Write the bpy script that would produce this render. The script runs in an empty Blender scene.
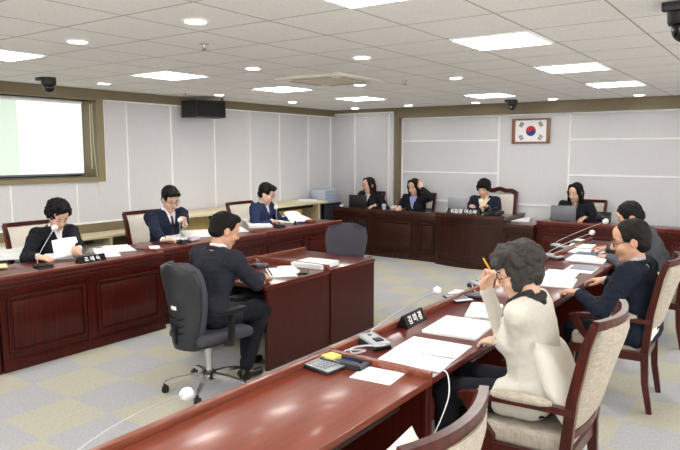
import bpy, bmesh, math, random
import numpy as np
from mathutils import Vector, Matrix, Euler
PI = math.pi
random.seed(7)
SC = bpy.context.scene
COL = SC.collection
R = math.radians
V = Vector

# ------------------------------------------------------------------ materials
MATS = {}
def srgb(r, g, b):
    f = lambda c: (c/255/12.92) if c/255 <= .04045 else ((c/255+.055)/1.055)**2.4
    return (f(r), f(g), f(b), 1)
def new_mat(name):
    m = bpy.data.materials.new(name); m.use_nodes = True
    nt = m.node_tree; b = nt.nodes['Principled BSDF']
    return m, nt, b
def plain(name, col, rough=.5, metal=0, spec=.5, bump=0, bscale=60, coat=0, trans=0, sheen=0, var=0, vscale=8):
    if name in MATS: return MATS[name]
    m, nt, b = new_mat(name)
    c = srgb(*col)
    b.inputs['Base Color'].default_value = c
    b.inputs['Roughness'].default_value = rough
    b.inputs['Metallic'].default_value = metal
    b.inputs['Specular IOR Level'].default_value = spec
    b.inputs['Coat Weight'].default_value = coat
    b.inputs['Coat Roughness'].default_value = .15
    b.inputs['Transmission Weight'].default_value = trans
    b.inputs['Sheen Weight'].default_value = sheen
    tc = nt.nodes.new('ShaderNodeTexCoord')
    n = nt.nodes.new('ShaderNodeTexNoise'); n.inputs['Scale'].default_value = vscale; n.inputs['Detail'].default_value = 4
    nt.links.new(tc.outputs['Object'], n.inputs['Vector'])
    mx = nt.nodes.new('ShaderNodeMix'); mx.data_type = 'RGBA'
    v = var if var else .06
    mx.inputs[6].default_value = tuple(x*(1-v) for x in c[:3]) + (1,)
    mx.inputs[7].default_value = tuple(min(1, x*(1+v)) for x in c[:3]) + (1,)
    nt.links.new(n.outputs['Fac'], mx.inputs[0]); nt.links.new(mx.outputs[2], b.inputs['Base Color'])
    if bump:
        n2 = nt.nodes.new('ShaderNodeTexNoise'); n2.inputs['Scale'].default_value = bscale; n2.inputs['Detail'].default_value = 3
        nt.links.new(tc.outputs['Object'], n2.inputs['Vector'])
        bp = nt.nodes.new('ShaderNodeBump'); bp.inputs['Strength'].default_value = bump; bp.inputs['Distance'].default_value = .01
        nt.links.new(n2.outputs['Fac'], bp.inputs['Height']); nt.links.new(bp.outputs['Normal'], b.inputs['Normal'])
    MATS[name] = m
    return m
def wood(name, light, dark, rough=.3, axis=0, coat=.4, grain=9.0, spec=.5):
    m, nt, b = new_mat(name)
    tc = nt.nodes.new('ShaderNodeTexCoord'); mp = nt.nodes.new('ShaderNodeMapping')
    s = [grain*1.4]*3; s[axis] = grain*.09
    mp.inputs['Scale'].default_value = s
    nt.links.new(tc.outputs['Object'], mp.inputs['Vector'])
    n = nt.nodes.new('ShaderNodeTexNoise'); n.inputs['Scale'].default_value = 3; n.inputs['Detail'].default_value = 7; n.inputs['Roughness'].default_value = .62; n.inputs['Distortion'].default_value = .4
    nt.links.new(mp.outputs['Vector'], n.inputs['Vector'])
    cr = nt.nodes.new('ShaderNodeValToRGB')
    cr.color_ramp.elements[0].position = .3; cr.color_ramp.elements[0].color = srgb(*dark)
    cr.color_ramp.elements[1].position = .72; cr.color_ramp.elements[1].color = srgb(*light)
    nt.links.new(n.outputs['Fac'], cr.inputs['Fac']); nt.links.new(cr.outputs['Color'], b.inputs['Base Color'])
    b.inputs['Roughness'].default_value = rough
    b.inputs['Specular IOR Level'].default_value = spec
    b.inputs['Coat Weight'].default_value = coat; b.inputs['Coat Roughness'].default_value = .12
    bp = nt.nodes.new('ShaderNodeBump'); bp.inputs['Strength'].default_value = .04; bp.inputs['Distance'].default_value = .004
    nt.links.new(n.outputs['Fac'], bp.inputs['Height']); nt.links.new(bp.outputs['Normal'], b.inputs['Normal'])
    MATS[name] = m
    return m
def fabric(name, col, scale=260, strength=.5, contrast=.16, rough=.9):
    m, nt, b = new_mat(name)
    c = srgb(*col)
    tc = nt.nodes.new('ShaderNodeTexCoord')
    cols = []
    for k, sc in enumerate(((1, 1, .12), (.12, .12, 1))):
        mp = nt.nodes.new('ShaderNodeMapping'); mp.inputs['Scale'].default_value = sc
        nt.links.new(tc.outputs['Object'], mp.inputs['Vector'])
        n = nt.nodes.new('ShaderNodeTexNoise'); n.inputs['Scale'].default_value = scale; n.inputs['Detail'].default_value = 2
        nt.links.new(mp.outputs['Vector'], n.inputs['Vector']); cols.append(n)
    ad = nt.nodes.new('ShaderNodeMath'); ad.operation = 'ADD'
    nt.links.new(cols[0].outputs['Fac'], ad.inputs[0]); nt.links.new(cols[1].outputs['Fac'], ad.inputs[1])
    h = nt.nodes.new('ShaderNodeMath'); h.operation = 'MULTIPLY'; h.inputs[1].default_value = .5
    nt.links.new(ad.outputs[0], h.inputs[0])
    cr = nt.nodes.new('ShaderNodeValToRGB')
    cr.color_ramp.elements[0].position = .35; cr.color_ramp.elements[0].color = tuple(x*(1-contrast) for x in c[:3]) + (1,)
    cr.color_ramp.elements[1].position = .65; cr.color_ramp.elements[1].color = tuple(min(1, x*(1+contrast)) for x in c[:3]) + (1,)
    nt.links.new(h.outputs[0], cr.inputs['Fac']); nt.links.new(cr.outputs['Color'], b.inputs['Base Color'])
    b.inputs['Roughness'].default_value = rough; b.inputs['Specular IOR Level'].default_value = .25
    bp = nt.nodes.new('ShaderNodeBump'); bp.inputs['Strength'].default_value = strength; bp.inputs['Distance'].default_value = .003
    nt.links.new(h.outputs[0], bp.inputs['Height']); nt.links.new(bp.outputs['Normal'], b.inputs['Normal'])
    MATS[name] = m
    return m
def emit(name, col, strength):
    m = bpy.data.materials.new(name); m.use_nodes = True
    nt = m.node_tree; b = nt.nodes['Principled BSDF']
    b.inputs['Base Color'].default_value = (.35, .35, .35, 1)
    b.inputs['Emission Color'].default_value = srgb(*col); b.inputs['Emission Strength'].default_value = strength
    MATS[name] = m
    return m

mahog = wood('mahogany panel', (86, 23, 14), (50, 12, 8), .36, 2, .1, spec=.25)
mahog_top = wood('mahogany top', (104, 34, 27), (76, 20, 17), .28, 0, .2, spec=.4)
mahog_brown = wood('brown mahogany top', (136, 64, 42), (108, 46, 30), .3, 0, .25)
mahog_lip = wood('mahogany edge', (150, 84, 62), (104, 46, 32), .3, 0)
mahog_plain = wood('mahogany laminate', (76, 28, 21), (60, 20, 15), .38, 2, .05, spec=.3)
walnut = wood('dark walnut', (62, 30, 20), (38, 16, 11), .38, 2, .1, spec=.3)
walnut_top = wood('dark walnut top', (92, 46, 34), (54, 26, 20), .25, 0)
chairwood = wood('chair mahogany', (88, 30, 20), (50, 14, 10), .3, 2, .2, spec=.35)
cream = fabric('oatmeal weave', (180, 171, 158), 170, .6, .2)
creamback = fabric('cream leatherette', (222, 215, 203), 90, .15, .04, .6)
inside = plain('dark interior', (40, 16, 13), .7)
blackp = plain('black plastic', (24, 24, 27), .42, bump=.03, bscale=300)
blackg = plain('black gloss', (14, 14, 16), .2)
greyp = plain('grey plastic', (110, 112, 118), .45)
lightgreyp = plain('light grey plastic', (196, 198, 204), .4)
silver = plain('silver metal', (200, 202, 206), .3, .7)
chrome = plain('chrome', (225, 225, 228), .25, .9)
paper = plain('paper', (246, 246, 246), .8, spec=.2)
paperg = plain('greyish paper', (214, 216, 222), .8, spec=.2)
white = plain('white foam', (240, 240, 240), .8, bump=.2, bscale=300)
white_gloss = plain('white painted trim', (250, 251, 253), .5)
olive = plain('olive brown laminate', (124, 112, 88), .55, var=.08)
olive_d = plain('olive brown frame', (140, 128, 98), .5)
beige = plain('beige laminate', (188, 176, 140), .5)
creamtop = plain('pale laminate top', (226, 214, 180), .45)
yellowf = wood('yellow birch front', (200, 176, 112), (180, 154, 90), .5, 2, .1)
skin = plain('skin', (226, 184, 160), .55, spec=.3, var=.04, vscale=20)
skin_m = plain('tanned skin', (212, 164, 138), .55, spec=.3, var=.04, vscale=20)
lipm = plain('lips', (190, 98, 92), .45)
eyem = plain('dark eye', (30, 22, 20), .3)
hairb = plain('black hair', (18, 15, 15), .6, spec=.2, bump=.5, bscale=160, var=.3, vscale=60)
hairbr = plain('dark brown hair', (34, 23, 20), .6, spec=.2, bump=.5, bscale=160, var=.3, vscale=60)
hairg = plain('greying hair', (58, 53, 52), .6, spec=.3, bump=.8, bscale=140, var=.75, vscale=34)  # grey streaks, with highlights of the sheen put into the colour variation
navy = fabric('navy suit cloth', (29, 34, 54), 300, .2, .12)
navy2 = fabric('midnight suit cloth', (24, 30, 44), 300, .2, .12)
bluesuit = fabric('blue suit cloth', (40, 52, 84), 300, .2, .12)
blacks = fabric('black suit cloth', (26, 26, 34), 300, .2, .12)
charc = fabric('charcoal suit cloth', (42, 44, 54), 300, .25, .14)
ivory = fabric('ivory jacket cloth', (207, 203, 194), 260, .25, .05)
shirtw = plain('white shirt', (240, 240, 244), .75, bump=.1, bscale=40)
shirtb = plain('pale blue shirt', (192, 206, 228), .75)
lilac = plain('periwinkle shirt', (150, 160, 214), .75)
tiem = plain('black tie', (22, 24, 40), .5)
trous = fabric('dark trousers', (30, 32, 40), 300, .2, .1)
shoe = plain('black leather', (16, 15, 16), .3)
officefab = fabric('grey office fabric', (74, 74, 83), 420, .3, .12)
chairshell = plain('charcoal chair shell', (44, 45, 50), .4, bump=.05, bscale=400)
pencil_y = plain('yellow pencil paint', (232, 176, 40), .35)
screen = plain('dark screen', (30, 32, 38), .2)
bluep = plain('blue plastic', (52, 84, 168), .4)
yellown = plain('yellow sticky note', (240, 224, 120), .7)
redp = plain('red plastic', (190, 50, 50), .4)

def cloth_striped():
    m, nt, b = new_mat('grey checked shirt')
    tc = nt.nodes.new('ShaderNodeTexCoord'); w = nt.nodes.new('ShaderNodeTexWave')
    w.inputs['Scale'].default_value = 38; w.bands_direction = 'Z'
    nt.links.new(tc.outputs['Object'], w.inputs['Vector'])
    cr = nt.nodes.new('ShaderNodeValToRGB')
    cr.color_ramp.elements[0].color = srgb(58, 60, 68); cr.color_ramp.elements[1].color = srgb(88, 90, 98)
    nt.links.new(w.outputs['Color'], cr.inputs['Fac']); nt.links.new(cr.outputs['Color'], b.inputs['Base Color'])
    b.inputs['Roughness'].default_value = .9
    return m
stripe = cloth_striped()

def carpet_mat():
    m, nt, b = new_mat('checker carpet tiles')
    tc = nt.nodes.new('ShaderNodeTexCoord'); mp = nt.nodes.new('ShaderNodeMapping')
    mp.inputs['Location'].default_value = (4.33/.5, -2.6/.5, 0); mp.inputs['Scale'].default_value = (2, 2, 2)
    nt.links.new(tc.outputs['Object'], mp.inputs['Vector'])
    ck = nt.nodes.new('ShaderNodeTexChecker'); ck.inputs['Scale'].default_value = 1
    # small wobble so the seams read as pile, not paint
    nz = nt.nodes.new('ShaderNodeTexNoise'); nz.inputs['Scale'].default_value = 30
    nt.links.new(tc.outputs['Object'], nz.inputs['Vector'])
    vm = nt.nodes.new('ShaderNodeVectorMath'); vm.operation = 'SCALE'; vm.inputs['Scale'].default_value = .04
    nt.links.new(nz.outputs['Color'], vm.inputs[0])
    va = nt.nodes.new('ShaderNodeVectorMath'); va.operation = 'ADD'
    nt.links.new(mp.outputs['Vector'], va.inputs[0]); nt.links.new(vm.outputs[0], va.inputs[1])
    nt.links.new(va.outputs[0], ck.inputs['Vector'])
    outs = []
    for (a, c, ax) in (((186, 186, 188), (160, 161, 165), (1, .35, 1)), ((194, 191, 175), (170, 167, 152), (.35, 1, 1))):
        m2 = nt.nodes.new('ShaderNodeMapping'); m2.inputs['Scale'].default_value = ax
        nt.links.new(tc.outputs['Object'], m2.inputs['Vector'])
        n = nt.nodes.new('ShaderNodeTexNoise'); n.inputs['Scale'].default_value = 110; n.inputs['Detail'].default_value = 5; n.inputs['Roughness'].default_value = .75
        nt.links.new(m2.outputs['Vector'], n.inputs['Vector'])
        cr = nt.nodes.new('ShaderNodeValToRGB'); cr.color_ramp.elements[0].position = .36; cr.color_ramp.elements[1].position = .64
        cr.color_ramp.elements[0].color = srgb(*c); cr.color_ramp.elements[1].color = srgb(*a)
        nt.links.new(n.outputs['Fac'], cr.inputs['Fac']); outs.append(cr)
    nt.links.new(outs[0].outputs['Color'], ck.inputs['Color2']); nt.links.new(outs[1].outputs['Color'], ck.inputs['Color1'])
    nt.links.new(ck.outputs['Color'], b.inputs['Base Color'])
    b.inputs['Roughness'].default_value = .95; b.inputs['Specular IOR Level'].default_value = .15
    n = nt.nodes.new('ShaderNodeTexNoise'); n.inputs['Scale'].default_value = 220
    nt.links.new(tc.outputs['Object'], n.inputs['Vector'])
    bp = nt.nodes.new('ShaderNodeBump'); bp.inputs['Strength'].default_value = .5; bp.inputs['Distance'].default_value = .004
    nt.links.new(n.outputs['Fac'], bp.inputs['Height']); nt.links.new(bp.outputs['Normal'], b.inputs['Normal'])
    return m
def ceiling_mat():
    m, nt, b = new_mat('mineral ceiling tiles')
    tc = nt.nodes.new('ShaderNodeTexCoord'); sp = nt.nodes.new('ShaderNodeSeparateXYZ')
    nt.links.new(tc.outputs['Object'], sp.inputs[0])
    def M(op, a, c=None):
        n = nt.nodes.new('ShaderNodeMath'); n.operation = op
        for i, v in enumerate((a, c)):
            if v is None: continue
            if isinstance(v, (int, float)): n.inputs[i].default_value = v
            else: nt.links.new(v, n.inputs[i])
        return n.outputs[0]
    ls = []
    for o, off in ((sp.outputs[0], 2.06), (sp.outputs[1], -4.205)):
        t = M('MODULO', M('ADD', M('DIVIDE', M('ADD', o, off), .6), 100.5), 1)   # line sits at .5
        ls.append(M('LESS_THAN', M('ABSOLUTE', M('SUBTRACT', t, .5)), .011))
    line = M('MAXIMUM', ls[0], ls[1])
    n = nt.nodes.new('ShaderNodeTexNoise'); n.inputs['Scale'].default_value = 55; n.inputs['Detail'].default_value = 6; n.inputs['Roughness'].default_value = .8
    nt.links.new(tc.outputs['Object'], n.inputs['Vector'])
    cr = nt.nodes.new('ShaderNodeValToRGB'); cr.color_ramp.elements[0].position = .34; cr.color_ramp.elements[1].position = .5
    cr.color_ramp.elements[0].color = srgb(222, 222, 220); cr.color_ramp.elements[1].color = srgb(244, 244, 242)
    nt.links.new(n.outputs['Fac'], cr.inputs['Fac'])
    mx = nt.nodes.new('ShaderNodeMix'); mx.data_type = 'RGBA'
    nt.links.new(line, mx.inputs[0]); nt.links.new(cr.outputs['Color'], mx.inputs[6]); mx.inputs[7].default_value = srgb(176, 173, 168)
    nt.links.new(mx.outputs[2], b.inputs['Base Color']); b.inputs['Roughness'].default_value = .95
    bp = nt.nodes.new('ShaderNodeBump'); bp.inputs['Strength'].default_value = .25; bp.inputs['Distance'].default_value = .004
    nt.links.new(n.outputs['Fac'], bp.inputs['Height']); nt.links.new(bp.outputs['Normal'], b.inputs['Normal'])
    return m
def wallpanel_mat():
    m, nt, b = new_mat('grey fabric wall panel')
    tc = nt.nodes.new('ShaderNodeTexCoord'); mp = nt.nodes.new('ShaderNodeMapping'); mp.inputs['Scale'].default_value = (90, 90, 1.5)
    nt.links.new(tc.outputs['Object'], mp.inputs['Vector'])
    n = nt.nodes.new('ShaderNodeTexNoise'); n.inputs['Scale'].default_value = 2; n.inputs['Detail'].default_value = 5
    nt.links.new(mp.outputs['Vector'], n.inputs['Vector'])
    cr = nt.nodes.new('ShaderNodeValToRGB'); cr.color_ramp.elements[0].position = .3; cr.color_ramp.elements[1].position = .7
    cr.color_ramp.elements[0].color = srgb(210, 210, 214); cr.color_ramp.elements[1].color = srgb(217, 217, 221)
    nt.links.new(n.outputs['Fac'], cr.inputs['Fac']); nt.links.new(cr.outputs['Color'], b.inputs['Base Color'])
    b.inputs['Roughness'].default_value = .9; b.inputs['Specular IOR Level'].default_value = .2
    return m
carpet = carpet_mat(); ceilm = ceiling_mat(); wallm = wallpanel_mat()
panel_e = emit('ceiling panel light', (255, 252, 247), 7.0)
down_e = emit('downlight lens', (255, 252, 247), 10.0)
blind_e = emit('daylit roller blind', (250, 255, 244), .30)
fill_e = emit('added fill light glow', (255, 252, 246), 1.0)  # glow of the two added, unseen windows that lift the ceiling brightness

# ------------------------------------------------------------------ mesh builder
class MB:
    def __init__(s, M=None): s.bm = bmesh.new(); s.M = M or Matrix.Identity(4)
    def _add(s, verts, faces):
        vs = [s.bm.verts.new(s.M @ V(v)) for v in verts]
        for f in faces:
            try: s.bm.faces.new([vs[i] for i in f])
            except ValueError: pass
        return vs
    def box(s, c, d, rot=None, bev=0, seg=2):
        t = bmesh.new(); bmesh.ops.create_cube(t, size=1)
        for v in t.verts: v.co = V((v.co.x*d[0], v.co.y*d[1], v.co.z*d[2]))
        if bev: bmesh.ops.bevel(t, geom=t.edges[:], offset=min(bev, .49*min(d)), segments=seg, affect='EDGES', profile=.5)
        Rm = Euler(rot).to_matrix().to_4x4() if rot is not None and not isinstance(rot, Matrix) else (rot.to_4x4() if rot is not None else Matrix.Identity(4))
        return s.merge(t, Matrix.Translation(c) @ Rm)
    def merge(s, t, M=Matrix.Identity(4)):
        t.verts.ensure_lookup_table(); t.verts.index_update()
        s._add([M @ v.co for v in t.verts], [[v.index for v in f.verts] for f in t.faces]); t.free(); return s
    def span(s, a, b, bev=0):
        return s.box([(a[i]+b[i])/2 for i in range(3)], [abs(b[i]-a[i]) for i in range(3)], bev=bev)
    def tube(s, pts, r, n=10, flat=None, cap=True):
        pts = [V(p) for p in pts]; m = len(pts)
        rs = r if isinstance(r, (list, tuple)) else [r]*m
        prev = None; rings = []
        for i, p in enumerate(pts):
            t = (pts[min(i+1, m-1)] - pts[max(i-1, 0)]).normalized()
            if prev is None:
                u = t.cross(V((0, 0, 1)));
                if u.length < .1: u = t.cross(V((0, 1, 0)))
            else: u = prev - t*prev.dot(t)
            u.normalize(); w = t.cross(u); prev = u
            rings.append([p + (u*math.cos(2*PI*k/n) + w*math.sin(2*PI*k/n)*(flat or 1))*rs[i] for k in range(n)])
        vs = [v for ring in rings for v in ring]; fs = []
        for i in range(m-1):
            for k in range(n): fs.append([i*n+k, i*n+(k+1) % n, (i+1)*n+(k+1) % n, (i+1)*n+k])
        if cap: fs.append(list(range(n))[::-1]); fs.append([(m-1)*n+k for k in range(n)])
        s._add(vs, fs); return s
    def bar(s, pts, w, h, up=(0, 0, 1)):
        # rectangular section swept along pts
        pts = [V(p) for p in pts]; m = len(pts); vs = []; fs = []
        for i, p in enumerate(pts):
            t = (pts[min(i+1, m-1)] - pts[max(i-1, 0)]).normalized()
            a = t.cross(V(up)).normalized(); b = a.cross(t).normalized()
            ww = w[i] if isinstance(w, (list, tuple)) else w; hh = h[i] if isinstance(h, (list, tuple)) else h
            for sx, sy in ((-1, -1), (1, -1), (1, 1), (-1, 1)): vs.append(p + a*sx*ww/2 + b*sy*hh/2)
        for i in range(m-1):
            for k in range(4): fs.append([i*4+k, i*4+(k+1) % 4, i*4+4+(k+1) % 4, i*4+4+k])
        fs.append([3, 2, 1, 0]); fs.append([(m-1)*4+k for k in range(4)])
        s._add(vs, fs); return s
    def prism(s, outline, z0, z1):
        n = len(outline)
        vs = [(x, y, z0) for x, y in outline] + [(x, y, z1) for x, y in outline]
        fs = [list(range(n))[::-1], list(range(n, 2*n))] + [[i, (i+1) % n, n+(i+1) % n, n+i] for i in range(n)]
        s._add(vs, fs); return s
    def lathe(s, prof, c=(0, 0, 0), n=20, rot=None):
        M = Matrix.Translation(c) @ (Euler(rot).to_matrix().to_4x4() if rot else Matrix.Identity(4))
        vs = []; fs = []
        for r, z in prof:
            for k in range(n): vs.append(M @ V((max(r, .0002)*math.cos(2*PI*k/n), max(r, .0002)*math.sin(2*PI*k/n), z)))
        for i in range(len(prof)-1):
            for k in range(n): fs.append([i*n+k, i*n+(k+1) % n, (i+1)*n+(k+1) % n, (i+1)*n+k])
        fs.append(list(range(n))[::-1]); fs.append([(len(prof)-1)*n+k for k in range(n)])
        s._add(vs, fs); return s
    def ball(s, c, r, n=14, rot=None):
        t = bmesh.new(); bmesh.ops.create_uvsphere(t, u_segments=n, v_segments=max(6, n*2//3), radius=1)
        r = r if isinstance(r, (list, tuple)) else (r, r, r)
        Rm = rot.to_4x4() if rot is not None else Matrix.Identity(4)
        return s.merge(t, Matrix.Translation(c) @ Rm @ Matrix.Diagonal((*r, 1)))
    def build(s, name, mat, parent=None, smooth=True, angle=40):
        bmesh.ops.recalc_face_normals(s.bm, faces=s.bm.faces[:])
        me = bpy.data.meshes.new(name); s.bm.to_mesh(me); s.bm.free()
        me.materials.append(mat)
        if smooth:
            me.polygons.foreach_set('use_smooth', [True]*len(me.polygons))
            me.set_sharp_from_angle(angle=R(angle))
        o = bpy.data.objects.new(name, me); COL.objects.link(o); o.parent = parent
        return o
def thing(name, label, cat, loc=(0, 0, 0), rz=0, group=None):
    o = bpy.data.objects.new(name, None); COL.objects.link(o); o.empty_display_size = .1
    o.location = loc; o.rotation_euler = (0, 0, rz); o['label'] = label; o['category'] = cat
    if group: o['group'] = group
    return o
def tag(o, label, cat, group=None):
    o['label'] = label; o['category'] = cat
    if group: o['group'] = group
    return o
def struct(o): o['kind'] = 'structure'; return o
def copy_tree(root, loc, rz, label, group=None):
    r = root.copy(); COL.objects.link(r); r.location = loc; r.rotation_euler = (0, 0, rz); r['label'] = label
    if group: r['group'] = group
    for ch in list(root.children):
        c = ch.copy(); COL.objects.link(c); c.parent = r
        for g in list(ch.children):
            d = g.copy(); COL.objects.link(d); d.parent = c
    return r
def text_mesh(txt, size, mat, name, parent, M, depth=.001):
    cu = bpy.data.curves.new('lettering', 'FONT'); cu.body = txt; cu.size = size; cu.extrude = depth
    cu.align_x = 'CENTER'; cu.align_y = 'CENTER'; cu.offset = size*.012
    t = bpy.data.objects.new('lettering', cu); COL.objects.link(t)
    dg = bpy.context.evaluated_depsgraph_get()
    me = bpy.data.meshes.new_from_object(t.evaluated_get(dg))
    bpy.data.objects.remove(t); me.transform(M); me.materials.clear(); me.materials.append(mat)
    o = bpy.data.objects.new(name, me); COL.objects.link(o); o.parent = parent
    return o

# ------------------------------------------------------------------ smooth implicit surfaces for bodies and clothes
def npv(v): return np.array([v[0], v[1], v[2]], np.float32)
def rcone(a, b, ra, rb, k=.02, op='u'): return (op, 'c', (npv(a), npv(b), ra, rb), k)
def ell(c, r, Rm=None, k=.02, op='u'):
    return (op, 'e', (npv(c), npv(r), np.array(Rm, np.float32) if Rm is not None else np.eye(3, dtype=np.float32)), k)
def rbox(c, h, Rm=None, rad=.01, k=.01, op='u'):
    return (op, 'b', (npv(c), npv(h), np.array(Rm, np.float32) if Rm is not None else np.eye(3, dtype=np.float32), rad), k)
def wedge(c, Rm, z0, t, y0, ext, k=.004, op='s'): # V opening in a frame: |x| < (z-z0)*t and y > y0
    return (op, 'w', (npv(c), np.array(Rm, np.float32), z0, t, y0, ext), k)
def sdf_mesh(name, prims, vox, mat, parent, noise=None):
    los = []; his = []
    for op, kd, a, k in prims:
        if kd == 'c': lo = np.minimum(a[0]-a[2], a[1]-a[3]); hi = np.maximum(a[0]+a[2], a[1]+a[3])
        elif kd == 'e': m = np.abs(a[2]) @ a[1]; lo = a[0]-m; hi = a[0]+m
        elif kd == 'b': m = np.abs(a[2]) @ a[1]; lo = a[0]-m; hi = a[0]+m
        else: lo = a[0]-a[5]; hi = a[0]+a[5]
        los.append(lo); his.append(hi)
    U = [i for i, p in enumerate(prims) if p[0] == 'u']
    lo = np.min([los[i] for i in U], 0) - 4*vox - .01; hi = np.max([his[i] for i in U], 0) + 4*vox + .01
    n = np.ceil((hi-lo)/vox).astype(int) + 1
    F = np.full(n, 1.0, np.float32)
    ax = [lo[i] + vox*np.arange(n[i], dtype=np.float32) for i in range(3)]
    for (op, kd, a, k), l, h in zip(prims, los, his):
        mg = k + 4*vox + .012
        i0 = np.clip(np.floor((l-mg-lo)/vox).astype(int), 0, n-1); i1 = np.clip(np.ceil((h+mg-lo)/vox).astype(int)+1, 1, n)
        if np.any(i1 <= i0): continue
        X = ax[0][i0[0]:i1[0]][:, None, None]; Y = ax[1][i0[1]:i1[1]][None, :, None]; Z = ax[2][i0[2]:i1[2]][None, None, :]
        if kd == 'c':
            A, B, ra, rb = a; d = B-A; L2 = max(float(d@d), 1e-9)
            px, py, pz = X-A[0], Y-A[1], Z-A[2]
            t = np.clip((px*d[0]+py*d[1]+pz*d[2])/L2, 0, 1)
            D = np.sqrt((px-t*d[0])**2+(py-t*d[1])**2+(pz-t*d[2])**2) - (ra+(rb-ra)*t)
        else:
            Rm = a[2] if kd != 'w' else a[1]
            px, py, pz = X-a[0][0], Y-a[0][1], Z-a[0][2]
            q = [px*Rm[0, j]+py*Rm[1, j]+pz*Rm[2, j] for j in range(3)]
            if kd == 'e':
                r = a[1]
                k0 = np.sqrt((q[0]/r[0])**2+(q[1]/r[1])**2+(q[2]/r[2])**2)
                k1 = np.sqrt((q[0]/r[0]**2)**2+(q[1]/r[1]**2)**2+(q[2]/r[2]**2)**2)+1e-6
                D = k0*(k0-1)/k1
            elif kd == 'b':
                r = a[3]; e = [np.abs(q[j])-(a[1][j]-r) for j in range(3)]
                D = np.sqrt(sum(np.maximum(x, 0)**2 for x in e)) + np.minimum(np.maximum(np.maximum(e[0], e[1]), e[2]), 0) - r
            else:
                z0, t, y0 = a[2:5]
                D = np.maximum(np.abs(q[0])-(q[2]-z0)*t, y0-q[1])
        sl = (slice(i0[0], i1[0]), slice(i0[1], i1[1]), slice(i0[2], i1[2]))
        C = F[sl]
        if op == 'u':
            hh = np.clip(.5+.5*(C-D)/k, 0, 1); F[sl] = C+(D-C)*hh - k*hh*(1-hh)
        else:
            D = -D; hh = np.clip(.5-.5*(C-D)/k, 0, 1); F[sl] = C+(D-C)*hh + k*hh*(1-hh)
    if noise:
        for amp, fr, seed in noise:
            rg = np.random.RandomState(seed)
            near = np.abs(F) < amp*3+vox*2
            I = np.argwhere(near); P = lo + I*vox
            tot = np.zeros(len(P), np.float32)
            for _ in range(7):
                d = rg.normal(size=3); d /= np.linalg.norm(d); f2 = fr*(.6+rg.rand()*.9)
                d2 = rg.normal(size=3); d2 /= np.linalg.norm(d2)
                tot += np.sin(P@d*f2+rg.rand()*6+1.2*np.sin(P@d2*f2*.6))
            F[near] += (amp*tot/2.6).astype(np.float32)
    # surface nets
    ins = F < 0
    c = ins[:-1, :-1, :-1].astype(np.int8)
    cnt = np.zeros(c.shape, np.int8)
    for dx in (0, 1):
        for dy in (0, 1):
            for dz in (0, 1):
                cnt += ins[dx:dx+c.shape[0], dy:dy+c.shape[1], dz:dz+c.shape[2]]
    cells = np.argwhere((cnt > 0) & (cnt < 8))
    if len(cells) == 0: return None
    idx = np.full(c.shape, -1, np.int32); idx[tuple(cells.T)] = np.arange(len(cells))
    acc = np.zeros((len(cells), 3)); num = np.zeros(len(cells))
    cor = [(0, 0, 0), (1, 0, 0), (0, 1, 0), (1, 1, 0), (0, 0, 1), (1, 0, 1), (0, 1, 1), (1, 1, 1)]
    val = [F[tuple((cells+np.array(q)).T)] for q in cor]
    for i in range(8):
        for j in range(i+1, 8):
            if sum(abs(cor[i][t]-cor[j][t]) for t in range(3)) != 1: continue
            a, b = val[i], val[j]; m = (a < 0) != (b < 0)
            t = np.where(m, a/np.where(m, a-b, 1), 0)
            p = np.array(cor[i])+t[:, None]*(np.array(cor[j])-np.array(cor[i]))
            acc[m] += p[m]; num[m] += 1
    verts = lo + (cells + acc/np.maximum(num, 1)[:, None])*vox
    quads = []
    for axis in range(3):
        o = [0, 0, 0]; o[axis] = 1
        a = ins[1:-1, 1:-1, 1:-1]; s2 = tuple(slice(1+o[t], F.shape[t]-1+o[t]) for t in range(3))
        b = ins[s2]
        E = np.argwhere(a != b)+1
        if len(E) == 0: continue
        fl = ins[tuple(E.T)]
        u, w = [t for t in range(3) if t != axis]
        def g(du, dw):
            q = E.copy(); q[:, u] += du; q[:, w] += dw
            q = np.minimum(q, np.array(idx.shape)-1)
            return idx[tuple(q.T)]
        qd = np.stack([g(-1, -1), g(0, -1), g(0, 0), g(-1, 0)], 1)
        flip = fl if axis != 1 else ~fl
        qd[~flip] = qd[~flip][:, ::-1]
        quads.append(qd[(qd >= 0).all(1)])
    quads = np.concatenate(quads)
    me = bpy.data.meshes.new(name)
    me.vertices.add(len(verts)); me.vertices.foreach_set('co', verts.astype(np.float32).ravel())
    me.loops.add(len(quads)*4); me.loops.foreach_set('vertex_index', quads.astype(np.int32).ravel())
    me.polygons.add(len(quads)); me.polygons.foreach_set('loop_start', np.arange(0, len(quads)*4, 4, dtype=np.int32))
    me.update(calc_edges=True)
    me.polygons.foreach_set('use_smooth', np.ones(len(quads), bool))
    me.materials.append(mat)
    o = bpy.data.objects.new(name, me); COL.objects.link(o); o.parent = parent
    return o

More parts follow.
